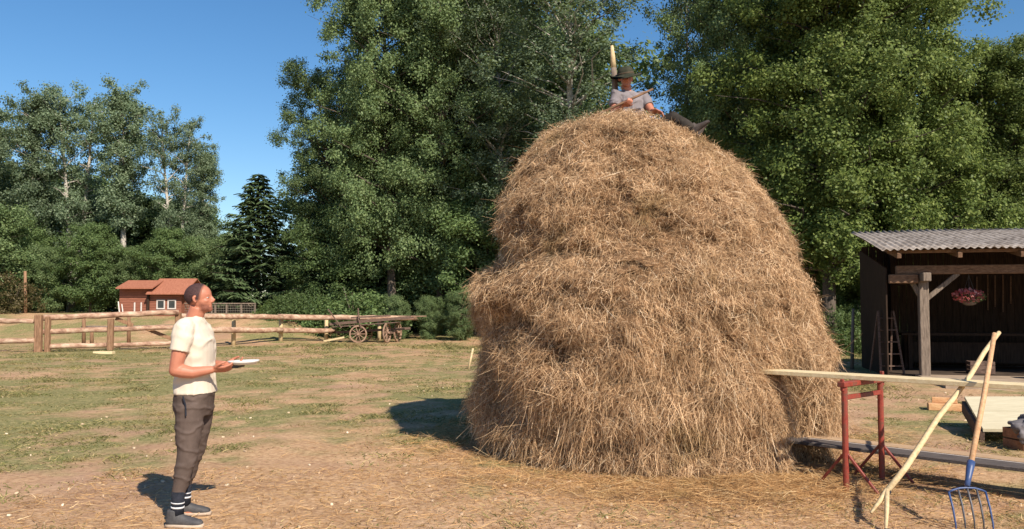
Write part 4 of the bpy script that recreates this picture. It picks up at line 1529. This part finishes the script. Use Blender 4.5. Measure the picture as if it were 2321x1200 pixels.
# ------------------------------------------------------------------ trestle, planks, forks, boards on the right
def yard():
    # trestle
    f0, f1 = Vector((2.86, 7.26, 0)), Vector((3.37, 7.72, 0))
    o = (f0 + f1) / 2
    t = thing('red_trestle', 'red steel trestle carrying the pale plank beside the haystack', 'trestle', o)
    ax = (f1 - f0).normalized()
    pr = Vector((-ax.y, ax.x, 0))
    for k, f in enumerate((f0, f1)):
        b = MB(o)
        b.tube([f, f + Vector((0, 0, .45)), f + Vector((0, 0, .90))], .0265, 12)
        b.build('upright', 'red_steel', t)
        for sg in (-1, 1):
            b = MB(o)
            b.beam(f + Vector((0, 0, .34)), f + pr * sg * .27 + ax * .02 + Vector((0, 0, .015)), .022, .022, .003)
            b.build('foot_strut', 'red_steel', t)
    b = MB(o)
    b.beam(f0 - ax * .06 + Vector((0, 0, .915)), f1 + ax * .06 + Vector((0, 0, .915)), .07, .045, .006)
    b.build('head_bar', 'red_steel', t)
    b = MB(o)
    b.beam(f0 + Vector((0, 0, .80)), f1 + Vector((0, 0, .80)), .03, .04, .004)
    b.build('cross_bar', 'red_steel', t)
    for u, zz in ((-.05, .96), (1.06, .99)):
        b = MB(o)
        p = f0.lerp(f1, u)
        b.beam(p + Vector((0, 0, .86)), p + Vector((0, 0, zz)), .03, .03, .004, up=ax)
        b.build('stop_lug', 'red_steel', t)
    # upper pale plank
    zc = .958
    a0, a1 = at(1770, 846, 8.05), at(2560, 892, 6.12)
    a0.z = a1.z = zc
    b = MB(a0)
    dirv = (a1 - a0).normalized()
    b.beam(a0 - dirv * .45, a1, .24, .04, .004)
    o = b.build('pale_plank', 'wood_new')
    o.location = a0
    tag(o, 'fresh pale plank lying across the red trestle into the haystack', 'plank')
    # lower boards
    c0, c1 = at(1740, 985, 9.1), at(2480, 1055, 7.2)
    for k, (mt, sh, wd, lb, z) in enumerate((('board_grey', -.13, .27, 'wide grey ramp board running low out of the haystack, nearer of the two', .235), ('board_tan', .12, .19, 'tan ramp board running low out of the haystack, farther of the two', .245))):
        p0 = Vector((2.55, 9.05, z))
        p1 = Vector((5.2, 6.35, z))
        dv = (p1 - p0).normalized()
        pn = Vector((-dv.y, dv.x, 0))
        if pn.y < 0:
            pn = -pn
        b = MB(p0)
        b.beam(p0 + pn * sh - dv * .35, p1 + pn * sh, wd, .030, .004)
        o = b.build('ramp_board', mt)
        o.location = p0
        tag(o, lb, 'board', 'boards running out of the haystack')
        if k == 0:
            e = MB()
            e.beam(pn * (sh + wd / 2 + .004) + dv * .3, (p1 - p0) + pn * (sh + wd / 2 + .004), .010, .034, .002)
            e.build('lit_edge', 'white_paint', o)  # white strip paints the light caught along the board's edge
    # blocks that carry the boards
    for k, tt in enumerate((.13, .93)):
        p = Vector((2.55, 9.05, 0)).lerp(Vector((5.2, 6.35, 0)), tt)
        hgt = .235 - .017
        b = MB()
        b.box((0, 0, hgt / 2), (.12, .40, hgt), Matrix.Rotation(R(-45), 3, 'Z'), .008)
        o = b.build('timber_block', 'wood_old')
        o.location = p
        tag(o, ('timber block under the ramp boards at the haystack\'s foot', 'timber block under the camera end of the ramp boards')[k], 'block')
    # two-pronged stick fork
    q0, q1 = Vector((2.74, 6.22, .16)), at(2266, 753, 7.22)
    o = Vector((2.70, 6.1, 0))
    f = thing('stick_fork', 'pale two-pronged wooden stick fork leaning on the plank', 'pitchfork', o)
    b = MB(o)
    kn = at(2010, 1117, 6.30)
    pts = [kn.lerp(q1, i / 7) + Vector((math.sin(i * 1.7) * .008, 0, math.cos(i * 2.1) * .007)) for i in range(8)]
    b.tube(pts, [.024, .023, .022, .022, .021, .020, .019, .017], 9, .05)
    b.build('shaft', 'wood_stick', f, True)
    for px, py, d in ((1974, 1163, 6.16), (2008, 1200, 5.98)):
        e = at(px, py, d)
        e.z = max(e.z, .0)
        b = MB(o)
        b.tube([kn + Vector((0, 0, .02)), kn.lerp(e, .5) + Vector((.004, 0, .008)), e], [.019, .016, .010], 8, .05)
        b.build('prong', 'wood_stick', f, True)
    b = MB(o)
    b.tube([kn - (q1 - kn).normalized() * .012, kn + (q1 - kn).normalized() * .02], .027, 9)
    b.build('binding', 'sock', f, True)
    e0, e1 = at(2005, 1180, 5.92), at(2075, 1215, 5.7)
    e0.z, e1.z = .03, .03
    b = MB(e0)
    b.tube([e0, (e0 + e1) / 2 + Vector((0, .03, .01)), e1], [.012, .014, .012], 7, .08)
    o = b.build('short_stick', 'wood_stick', None, True)
    o.location = e0
    tag(o, 'short pale stick on the ground at the stick fork\'s prongs', 'stick')
    # five-tined fork with blue socket
    tip = Vector((3.20, 5.95, 0))
    top = at(2254, 757, 6.86)
    ax = (top - tip).normalized()
    sh = at(2192, 1102, 6.05)
    so = at(2199, 1060, 6.12)
    o = Vector((sh.x, 5.95, 0))
    f = thing('garden_fork', 'five-tined steel fork with blue socket and long wooden handle', 'fork', o)
    b = MB(o)
    b.tube([so, so.lerp(top, .5) + Vector((.006, 0, 0)), top], [.021, .020, .018], 10, .02)
    b.build('handle', 'wood_handle', f, True)
    b = MB(o)
    b.tube([sh, sh.lerp(so, .45), so, so + (top - so).normalized() * .05], [.019, .021, .028, .028], 10)
    b.build('socket', 'blue_steel', f, True)
    ws = Vector((1, 0, 0))
    dn = Vector((0, -.30, -1)).normalized()
    b = MB(o)
    hw = .131
    arc = [sh + ws * (hw * q) + Vector((0, 0, -.012 - .03 * abs(q) ** 2.5)) for q in (-1, -.8, -.4, 0, .4, .8, 1)]
    b.tube(arc, .0075, 7)
    b.build('head_bar', 'blue_steel', f, True)
    for q in (-1, -.5, 0, .5, 1):
        p0 = sh + ws * (hw * q) + Vector((0, 0, -.012 - .03 * abs(q) ** 2.5))
        ln = .31
        b = MB(o)
        b.tube([p0, p0 + dn * ln * .35 + Vector((0, -.02, 0)), p0 + dn * ln * .7 + Vector((0, -.02, 0)), p0 + dn * ln], [.0075, .0075, .0065, .003], 7)
        b.build('tine', 'tine' if abs(q) < .9 else 'blue_steel', f, True)
    # cream boards propped on brown timber
    d = 12.2
    A_, B_ = at(2186, 905, 11.0), at(2420, 905, 10.9)
    C_, E_ = at(2228, 979, 9.75), at(2440, 982, 9.6)
    o = Vector((A_.x, 10.5, 0))
    rk = thing('timber_horse', 'brown timber prop frame under the cream boards', 'trestle', o)
    b = MB(o)
    b.beam(A_ + Vector((.0, .02, -.10)), C_ + Vector((.0, .02, -.075)), .05, .15)
    b.build('side_board', 'cart_wood', rk)
    b = MB(o)
    for px, d_ in ((2205, 10.85), (2400, 10.75)):
        p = at(px, 915, d_)
        b.beam(Vector((p.x + .06, d_, 0)), Vector((p.x + .06, d_, p.z - .05)), .08, .08, .006, up=(1, 0, 0))
    b.build('legs', 'cart_wood', rk)
    for k, (t0, t1, lb) in enumerate(((0.0, .47, 'upper of two broad cream boards sloping on the brown prop'), (.485, 1.0, 'lower of two broad cream boards sloping on the brown prop'))):
        p = [A_.lerp(C_, t0), B_.lerp(E_, t0), B_.lerp(E_, t1), A_.lerp(C_, t1)]
        if k == 1:
            sh_ = Vector((.17, 0, 0)) * 0
            p = [q + sh_ for q in p]
        nrm = (p[1] - p[0]).cross(p[3] - p[0]).normalized()
        if nrm.z < 0:
            nrm = -nrm
        b = MB(p[0])
        vs = p + [q + nrm * .035 for q in p]
        b.add(vs, [(0, 1, 2, 3), (7, 6, 5, 4), (0, 4, 5, 1), (1, 5, 6, 2), (2, 6, 7, 3), (3, 7, 4, 0)])
        oo = b.build('cream_board', 'wood_cream')
        oo.location = p[0]
        tag(oo, lb, 'board', 'cream boards at the right')
    # orange timber offcuts
    for k, (pa, pb, d_, wd, hg, z, lb) in enumerate((((2103, 932), (2180, 938), 12.9, .17, .10, .05, 'thick orange timber offcut lying lowest left of the cream boards'),
                                                   ((2112, 920), (2170, 925), 13.0, .12, .08, .145, 'thin orange timber offcut lying on the thick one'))):
        p0, p1 = at(pa[0], pa[1], d_), at(pb[0], pb[1], d_ - .15)
        p0.z = p1.z = z + float(gz(p0.x, d_))
        b = MB(p0)
        b.beam(p0, p1, wd, hg, .006)
        o = b.build('timber_offcut', 'wood_orange')
        o.location = p0
        tag(o, lb, 'timber', 'orange offcuts')
    # crate with the grey jacket
    p = at(2320, 1020, 9.35)
    q = Vector((p.x, 9.35, 0))
    cr = thing('wooden_crate', 'brown crate at the right edge under the grey cloth', 'crate', q, .2)
    b = MB()
    for k in range(2):
        for y in (-.15, .15):
            b.box((.06, y, .065 + k * .12), (.36, .018, .105))
        for x in (-.12, .24):
            b.box((x, 0, .065 + k * .12), (.018, .282, .105))
    b.build('slat_box', 'crate', cr)
    b = MB()
    b.box((.06, 0, .02), (.33, .27, .02))
    b.build('bottom', 'crate', cr)
    b = MB()
    b.ell((.06, -.02, .285), (.20, .19, .06))
    b.ell((-.08, -.10, .26), (.10, .10, .06))
    b.ell((.10, .06, .32), (.11, .10, .05))
    b.ell((-.06, -.17, .20), (.09, .035, .11))
    b.ell((.10, -.18, .22), (.09, .03, .08))
    o = b.fuse('crumpled_cloth', 'cloth_grey', None, .008, 2, .030, (7, 7, 7))
    o.location = q
    tag(o, 'crumpled grey cloth draped over the crate at the right edge', 'cloth')
    # stake leaning behind the stack's left side
    p0, p1 = at(1062, 835, 21.5), at(1072, 790, 21.6)
    p0.z = float(gz(p0.x, p0.y))
    b = MB(p0)
    b.tube([p0, p0.lerp(p1, .5), p1], [.035, .03, .025], 8, .1)
    o = b.build('short_stake', 'wood_stick', None, True)
    o.location = p0
    tag(o, 'short pale stake leaning just behind the haystack\'s left edge', 'stake')


yard()


# ------------------------------------------------------------------ people
def hand(b, wrist, fwd, palm_n, thumb_side, curl=0.8, s=1.0, open_=0.0):
    """palm, four unequal fingers with two bends and a thumb from the side of the palm; palm_n points out of the palm"""
    fwd, palm_n = Vector(fwd).normalized(), Vector(palm_n)
    palm_n = (palm_n - fwd * palm_n.dot(fwd)).normalized()
    side = Vector(thumb_side)
    side = (side - fwd * side.dot(fwd) - palm_n * side.dot(palm_n)).normalized()
    rot = Matrix((fwd, side, palm_n)).transposed()
    b.box(wrist + fwd * .048 * s, (.088 * s, .074 * s, .024 * s), rot, .008)
    b.ell(wrist + fwd * .012 * s, (.03 * s, .028 * s, .019 * s), rot, 10, 6)
    for k, (off, ln) in enumerate(((.029, .072), (.010, .080), (-.010, .075), (-.029, .060))):
        p = wrist + fwd * .088 * s + side * off * s
        a1, a2, a3 = curl * .6, curl * 1.4, curl * 2.0
        q = [p - fwd * .012 * s, p]
        for a, fr in ((a1, .45), (a2, .32), (a3, .23)):
            q.append(q[-1] + (fwd * math.cos(a) + palm_n * math.sin(a) + side * (off * 2.0)).normalized() * ln * fr * s)
        b.tube(q, [.0095 * s, .0095 * s, .0088 * s, .008 * s, .0065 * s], 8)
    p = wrist + fwd * .02 * s + side * .030 * s
    q = [p, p + (fwd * .75 + side * .75 + palm_n * .15).normalized() * .035 * s]
    q.append(q[-1] + (fwd * .95 + side * .30 + palm_n * .25).normalized() * .030 * s)
    q.append(q[-1] + (fwd * 1 + side * .02 + palm_n * .30).normalized() * .024 * s)
    b.tube(q, [.014 * s, .0115 * s, .0100 * s, .0075 * s], 8)


def head(b, mt, off):
    """a head whose neck joint is at off, looking along local +X, turned by mt"""
    def P(x, y, z):
        return off + mt @ Vector((x, y, z))
    b.ell(P(.000, 0, .135), (.100, .077, .095), mt, 20, 14)
    b.ell(P(.028, 0, .085), (.072, .064, .088), mt, 16, 10)
    b.ell(P(.035, 0, .030), (.060, .054, .040), mt, 16, 10)
    b.ell(P(.080, 0, .014), (.021, .026, .020), mt, 10, 8)
    b.tube([P(.090, 0, .125), P(.103, 0, .100), P(.114, 0, .079)], [.009, .012, .0155], 8)
    b.ell(P(.104, 0, .074), (.015, .019, .010), mt, 10, 6)
    b.ell(P(.078, 0, .133), (.022, .050, .012), mt, 12, 6)
    b.ell(P(.086, 0, .052), (.014, .025, .006), mt, 10, 6)
    b.ell(P(.085, 0, .041), (.013, .022, .007), mt, 10, 6)
    for sg in (-1, 1):
        b.ell(P(.062, sg * .040, .082), (.026, .020, .018), mt, 10, 6)
        b.tube([P(.004, sg * .074, .075), P(-.006, sg * .084, .092), P(-.010, sg * .086, .115), P(.006, sg * .080, .128)], [.009, .010, .011, .008], 7)


def eyes(mt, off, parent):
    for sg in (-1, 1):
        b = MB()
        b.ell(off + mt @ Vector((.0775, sg * .033, .108)), (.0125, .014, .006), mt, 10, 8)
        e = b.build('eye', 'eye', parent, True)
        b = MB()
        b.ell(off + mt @ Vector((.0865, sg * .033, .108)), (.005, .0065, .0055), mt, 8, 6)
        b.build('iris', 'iris', e, True)


def shell(src, name, mat, parent, test, grow=.004):
    """a thin cover lifted off part of a skin: hair, stubble"""
    me = src.data
    n = len(me.vertices)
    co = np.empty(n * 3, np.float32)
    no = np.empty(n * 3, np.float32)
    me.vertices.foreach_get('co', co)
    me.vertex_normals.foreach_get('vector', no)
    co, no = co.reshape(-1, 3), no.reshape(-1, 3)
    wgt = test(co)
    keepf = [p.vertices[:] for p in me.polygons if min(wgt[i] for i in p.vertices) > 0]
    used = sorted({i for f in keepf for i in f})
    mp = {v: k for k, v in enumerate(used)}
    u = np.array(used)
    g = grow * np.clip(wgt[u] * 3, 0.25, 1)
    V = co[u] + no[u] * g[:, None]
    fade = np.clip(wgt[u], 0, 1)
    nm = bpy.data.meshes.new(name)
    nm.from_pydata([tuple(map(float, v)) for v in V], [], [tuple(mp[i] for i in f) for f in keepf])
    nm.polygons.foreach_set('use_smooth', [True] * len(nm.polygons))
    nm.update()
    nm.attributes.new('hair_amount', 'FLOAT', 'POINT').data.foreach_set('value', fade.astype(np.float32))
    return link_mesh(name, nm, mat, parent)


def shoe(parent, heel, yaw, ln=.275, mat='shoe', pitch=0.0, sole='sole'):
    rot = Matrix.Rotation(yaw, 3, 'Z') @ Matrix.Rotation(pitch, 3, 'Y')
    b = MB()
    sec = ((0.0, .030, .060), (.03, .037, .085), (.07, .038, .095), (.12, .040, .080), (.17, .046, .062), (.22, .046, .050), (.26, .034, .040), (.275, .018, .030))
    rg = []
    for x, hw, h in sec:
        x *= ln / .275
        rg.append((Vector(heel) + rot @ Vector((x, 0, .022 + h / 2 - .01)), rot @ Vector((0, hw, 0)), rot @ Vector((0, 0, h / 2))))
    b.rings(rg, 16, 2.6)
    b.rings([(Vector(heel) + rot @ Vector((.05, 0, .07)), rot @ Vector((.055, 0, 0)), rot @ Vector((0, .040, 0))), (Vector(heel) + rot @ Vector((.048, 0, .125)), rot @ Vector((.048, 0, 0)), rot @ Vector((0, .038, 0)))], 14)
    o = b.fuse('shoe', mat, parent, .006, 4)
    if sole is None:
        return o
    b = MB()
    rg = []
    for x, hw in ((-.006, .028), (.03, .040), (.10, .040), (.17, .049), (.225, .048), (.265, .034), (.284, .015)):
        x *= ln / .275
        rg.append((Vector(heel) + rot @ Vector((x, 0, .013)), rot @ Vector((0, hw, 0)), rot @ Vector((0, 0, .013))))
    b.rings(rg, 16, 4)
    b.build('sole', sole, o, True)
    return o


def standing_man():
    o = Vector((-2.405, 6.22, 0))
    man = thing('person', 'man in cream T-shirt and brown joggers standing with a white tray in his hands', 'person', o, R(2))
    gzl = float(gz(o.x, o.y))
    b = MB()
    b.rings([((.06, 0, .84), (.11, 0, 0), (0, .14, 0)), ((.055, 0, 1.0), (.11, 0, 0), (0, .135, 0)), ((.05, 0, 1.2), (.12, 0, 0), (0, .155, 0)), ((.045, 0, 1.34), (.12, 0, 0), (0, .165, 0)), ((.04, 0, 1.43), (.085, 0, 0), (0, .14, 0)), ((.045, 0, 1.47), (.06, 0, 0), (0, .075, 0))])
    b.tube([(.035, 0, 1.40), (.052, 0, 1.48), (.078, 0, 1.56)], [.075, .062, .060], 14)
    mt = Matrix.Rotation(R(-5), 3, 'Y') @ Matrix.Diagonal((.98, .96, .91))
    hoff = Vector((.087, 0, 1.528))
    head(b, mt, hoff)
    for sg in (-1, 1):
        if sg < 0:
            pts = [(.045, -.180, 1.415), (.025, -.205, 1.27), (.000, -.222, 1.115), (.11, -.195, 1.095), (.235, -.130, 1.112)]
        else:
            pts = [(.045, .180, 1.415), (.03, .205, 1.27), (.01, .225, 1.12), (.13, .19, 1.12), (.25, .11, 1.132)]
        b.tube([pts[0], pts[1], pts[2]], [.058, .056, .045], 12)
        b.tube([pts[2], Vector(pts[2]).lerp(Vector(pts[3]), .4), pts[3], pts[4]], [.045, .050, .043, .027], 12)
        b.ell(pts[2], (.046, .044, .046), None, 12, 8)
        wr = Vector(pts[4])
        hand(b, wr, (.93, -sg * .22, .05), (0, -sg * .55, .75), (.1, -sg * .4, 1), .55, 1.02)
        # thigh, shin and foot under the clothes keep the body in one piece
        dx = .030 if sg < 0 else -.035
        an = Vector((-.012 + dx, sg * .164, .10))
        b.tube([(.062, sg * .092, .86), (.064, sg * .105, .70), (.052 + dx * .4, sg * .125, .52), (.020 + dx * .8, sg * .145, .38), (-.010 + dx, sg * .160, .25), an], [.080, .074, .054, .048, .034, .032], 12)
        b.ell(an + Vector((.03, 0, -.075)), (.07, .028, .024), None, 12, 8)
    sk = b.fuse('body', 'skin', man, .0058, 3)
    eyes(mt, hoff, man)
    inv = mt.inverted()

    def hl(co):
        q = (co - np.array(hoff)) @ np.array(inv).T
        return q

    def hair(co):
        q = hl(co)
        line = .150 - np.clip(q[:, 0], -.2, .2) * 0
        front = .052 + np.clip(q[:, 2] - .15, -1, 1) * .25
        w_ = np.minimum(front - q[:, 0], q[:, 2] - (.078 + .75 * np.clip(q[:, 0] - .012, 0, 1) - .75 * np.clip(-q[:, 0] - .02, 0, .10)))
        ear = (np.abs(q[:, 1]) > .083)
        return np.where(ear, -1, w_) * 10
    shell(sk, 'hair', 'hair', man, hair, .0035)

    def beard(co):
        q = hl(co)
        w_ = np.minimum(np.minimum(q[:, 0] - .012, .066 - q[:, 2] + np.clip(.075 - q[:, 0], -.05, .05) * .5), q[:, 2] + .012)
        lips = (q[:, 0] > .083) & (np.abs(q[:, 2] - .046) < .010) & (np.abs(q[:, 1]) < .022)
        low = (co[:, 2] < 1.5)
        return np.where(lips | low, -1, w_) * 10
    shell(sk, 'stubble', 'stubble', man, beard, .0018)
    # T-shirt
    b = MB()
    b.rings([((.070, 0, .935), (.143, 0, 0), (0, .176, 0)), ((.066, 0, 1.00), (.136, 0, 0), (0, .168, 0)), ((.062, 0, 1.12), (.130, 0, 0), (0, .164, 0)), ((.058, 0, 1.24), (.138, 0, 0), (0, .182, 0)), ((.054, 0, 1.33), (.138, 0, 0), (0, .190, 0)), ((.042, 0, 1.405), (.115, 0, 0), (0, .188, 0)), ((.042, 0, 1.448), (.085, 0, 0), (0, .142, 0)), ((.047, 0, 1.478), (.068, 0, 0), (0, .085, 0)), ((.05, 0, 1.492), (.064, 0, 0), (0, .070, 0))])
    for sg in (-1, 1):
        b.tube([(.04, sg * .13, 1.42), (.042, sg * .178, 1.40), (.030, sg * .200, 1.31), (.020, sg * .210, 1.245)], [.068, .074, .072, .070], 16)
    b.fuse('t_shirt', 'shirt_cream', man, .0065, 4, .010, (5, 5, 5), 5)
    # joggers
    b = MB()
    b.rings([((.068, 0, .965), (.130, 0, 0), (0, .162, 0)), ((.066, 0, .90), (.136, 0, 0), (0, .172, 0)), ((.060, 0, .82), (.134, 0, 0), (0, .172, 0)), ((.06, 0, .77), (.118, 0, 0), (0, .165, 0))])
    for sg in (-1, 1):
        dx = .030 if sg < 0 else -.035
        b.tube([(.062, sg * .092, .86), (.064, sg * .105, .70), (.052 + dx * .4, sg * .125, .52), (.020 + dx * .8, sg * .145, .38), (-.010 + dx, sg * .160, .25), (-.014 + dx, sg * .164, .225)], [.103, .096, .074, .061, .049, .045], 18)
    b.fuse('joggers', 'trousers', man, .0065, 5, .008, (5, 5, 8), 8)
    b = MB()
    b.tube([(.045, -.186, .925), (.07, -.203, .865), (.078, -.212, .79)], .006, 6)
    b.build('pocket_seam', 'sock', man)
    for sg in (-1, 1):
        dx = .030 if sg < 0 else -.035
        b = MB()
        b.tube([(-.015 + dx, sg * .165, .08), (-.014 + dx, sg * .165, .15), (-.012 + dx, sg * .163, .25)], [.044, .043, .047], 16)
        sc = b.build('sock', 'sock', man, True)
        for z, h in ((.140, .012), (.172, .008)):
            b = MB()
            b.tube([(-.0145 + dx, sg * .1645, z - h / 2), (-.014 + dx, sg * .1645, z + h / 2)], .0465, 16)
            b.build('stripe', 'sock_white', sc, True)
        shoe(man, (-.085 + dx, sg * .168, 0.0), R(-4 if sg < 0 else 4), .255)
    man.location.z = gzl
    # tray
    tl = Vector((-2.405 + .425, 6.215, gzl + 1.155))
    t = thing('tray', 'flat white tray held level in the standing man\'s hands', 'tray', tl, 0)
    b = MB()
    rt = Matrix.Rotation(R(-2), 3, 'Y')
    b.lathe([(.02, -.016), (.085, -.014), (.105, .002), (.114, .014), (.110, .016), (.09, .004), (.02, .001)], n=32, rot=rt)
    b.build('plate', 'plastic_white', t, True)
    b = MB()
    b.box((-.055, 0, -.026), (.085, .15, .022), None, .008)
    b.build('grip', 'plastic_black', t)


standing_man()


def seated_man():
    P = lambda px, py, d: at(px, py, d)
    pel = Vector((1.47, 9.92, 3.56))
    man = thing('person', 'person in dark brimmed hat and grey T-shirt sitting on top of the haystack', 'person', pel)
    o = pel
    b = MB(o)
    neck = Vector((1.378, 9.89, 4.150))
    chest = Vector((1.41, 9.87, 4.005))
    fw = Vector((.35, -.94, 0)).normalized()           # where the chest faces
    sd = Vector((.94, .35, 0)).normalized()            # his left

    def torso(b, g):
        b.rings([(pel + Vector((0, 0, -.06)), sd * (.155 + g), fw * (.115 + g)), (pel + Vector((-.01, 0, .10)), sd * (.145 + g), fw * (.11 + g)), (pel.lerp(chest, .6), sd * (.155 + g), fw * (.115 + g)), (chest, sd * (.17 + g), fw * (.118 + g)), (chest + Vector((-.02, 0, .09)), sd * (.165 + g), fw * (.09 + g)), (neck + Vector((.0, 0, -.01)), sd * (.08 + g), fw * (.06 + g)), (neck + Vector((-.003, 0, .012)), sd * (.065 + g), fw * (.05 + g))])
    torso(b, -.015)
    hd = Vector((1.352, 9.865, 4.200))
    b.tube([neck + Vector((0, 0, -.06)), neck.lerp(hd, .4), hd + Vector((0, 0, .03))], [.075, .058, .058], 14)
    yaw = math.atan2(-.985, .10)
    mt = Matrix.Rotation(yaw, 3, 'Z') @ Matrix.Rotation(R(10), 3, 'Y') @ Matrix.Diagonal((.95, .98, .82))
    head(b, mt, hd)
    shR, shL = chest - sd * .175 + Vector((-.01, 0, .095)), chest + sd * .175 + Vector((-.01, 0, .105))
    elL, wrL = Vector((1.655, 9.76, 3.86)), P(1482, 251, 9.52)
    elR, wrR = Vector((1.19, 9.74, 3.85)), P(1412, 239, 9.60)
    for sh, el, wr in ((shR, elR, wrR), (shL, elL, wrL)):
        b.tube([sh, sh.lerp(el, .5), el], [.052, .049, .041], 12)
        b.tube([el, el.lerp(wr, .35), wr], [.041, .043, .026], 12)
        b.ell(el, (.042, .042, .042), None, 10, 8)
    hand(b, wrL, (.78, -.5, -.35), (0, -.35, -.9), (.2, -.8, .3), .5, 1.0)
    st0, st1 = P(1372, 252, 9.52), P(1480, 202, 9.60)
    sdir = (st1 - st0).normalized()
    hand(b, wrR, (.55, -.75, .1), (.3, .2, .9), tuple(sdir), 1.15, 1.0)
    knR, knL = P(1527, 266, 9.55), Vector((1.93, 9.92, 3.83))
    anR, anL = P(1574, 298, 9.45), Vector((2.22, 9.80, 3.62))
    legs = ((pel + Vector((.02, -.10, -.02)), knR, anR), (pel + Vector((.04, .09, -.02)), knL, anL))
    for hip, kn, an in legs:
        b.tube([hip, hip.lerp(kn, .5), kn, kn.lerp(an, .4), an], [.085, .075, .052, .050, .036], 12)
    b.fuse('body', 'skin', man, .0062, 3)
    eyes(mt, hd - o, man)
    # shirt
    b = MB(o)
    torso(b, .004)
    for sh, el in ((shR, elR), (shL, elL)):
        b.tube([sh.lerp(chest, .25), sh, sh.lerp(el, .35), sh.lerp(el, .62)], [.065, .068, .068, .066], 14)
    b.fuse('t_shirt', 'shirt_grey', man, .0075, 4, .010, (9, 9, 8), 15)
    b = MB(o)
    b.rings([(pel + Vector((0, 0, -.10)), sd * .15, fw * .13), (pel + Vector((0, 0, 0)), sd * .175, fw * .14), (pel + Vector((-.005, 0, .09)), sd * .165, fw * .13)])
    for hip, kn, an in legs:
        b.tube([hip, hip.lerp(kn, .5), kn, kn.lerp(an, .5), kn.lerp(an, .9)], [.10, .092, .074, .070, .058], 14)
    b.fuse('work_trousers', 'trousers_dark', man, .008, 5, .008, (10, 10, 10), 18)
    for k, (hip, kn, an) in enumerate(legs):
        shoe(man, tuple(an - o + Vector((.0, 0.0, -.055))), R(-12 + 14 * k), .235, 'boot', R(-38 - 20 * k), None)
    # hat
    hc = hd + mt @ Vector((-.002, 0, .150))
    hat = thing('brimmed_hat', 'dark green-brown felt hat with wide curled brim on the seated person', 'hat', hc)
    rt = Matrix.Rotation(yaw, 3, 'Z') @ Matrix.Rotation(R(6), 3, 'Y') @ Matrix.Rotation(R(9), 3, 'X')

    def wave(r, z, a):
        k = max(0, (r - .10)) / .09
        return r * (1 + .06 * k * math.cos(2 * a)), z + k * (.040 * abs(math.sin(a)) ** 1.5 - .034 * max(math.cos(a), 0) - .012 + .012 * math.sin(3 * a + 1))
    b = MB()
    b.lathe([(.205, -.006), (.158, .000), (.118, .002), (.102, .010), (.097, .050), (.086, .082), (.062, .104), (.035, .096), (.015, .086), (.012, .080), (.035, .089), (.056, .097), (.079, .080), (.091, .04), (.094, .0), (.12, -.006), (.158, -.006), (.203, -.011)], n=40, rot=rt, wave=wave)
    b.build('crown_and_brim', 'felt', hat, True)
    b = MB()
    b.lathe([(.1015, .012), (.1005, .034), (.098, .034), (.099, .012)], n=40, rot=rt)
    b.build('hat_band', 'felt_band', hat, True)
    # the stick in his hand
    b = MB(st0)
    b.tube([st0 - sdir * .25, st0.lerp(st1, .5), st1], [.016, .015, .013], 8, .05)
    s = b.build('tool_handle', 'wood_beam', None, True)
    s.location = st0
    tag(s, 'brown wooden tool handle held across the seated person\'s chest', 'tool')


seated_man()
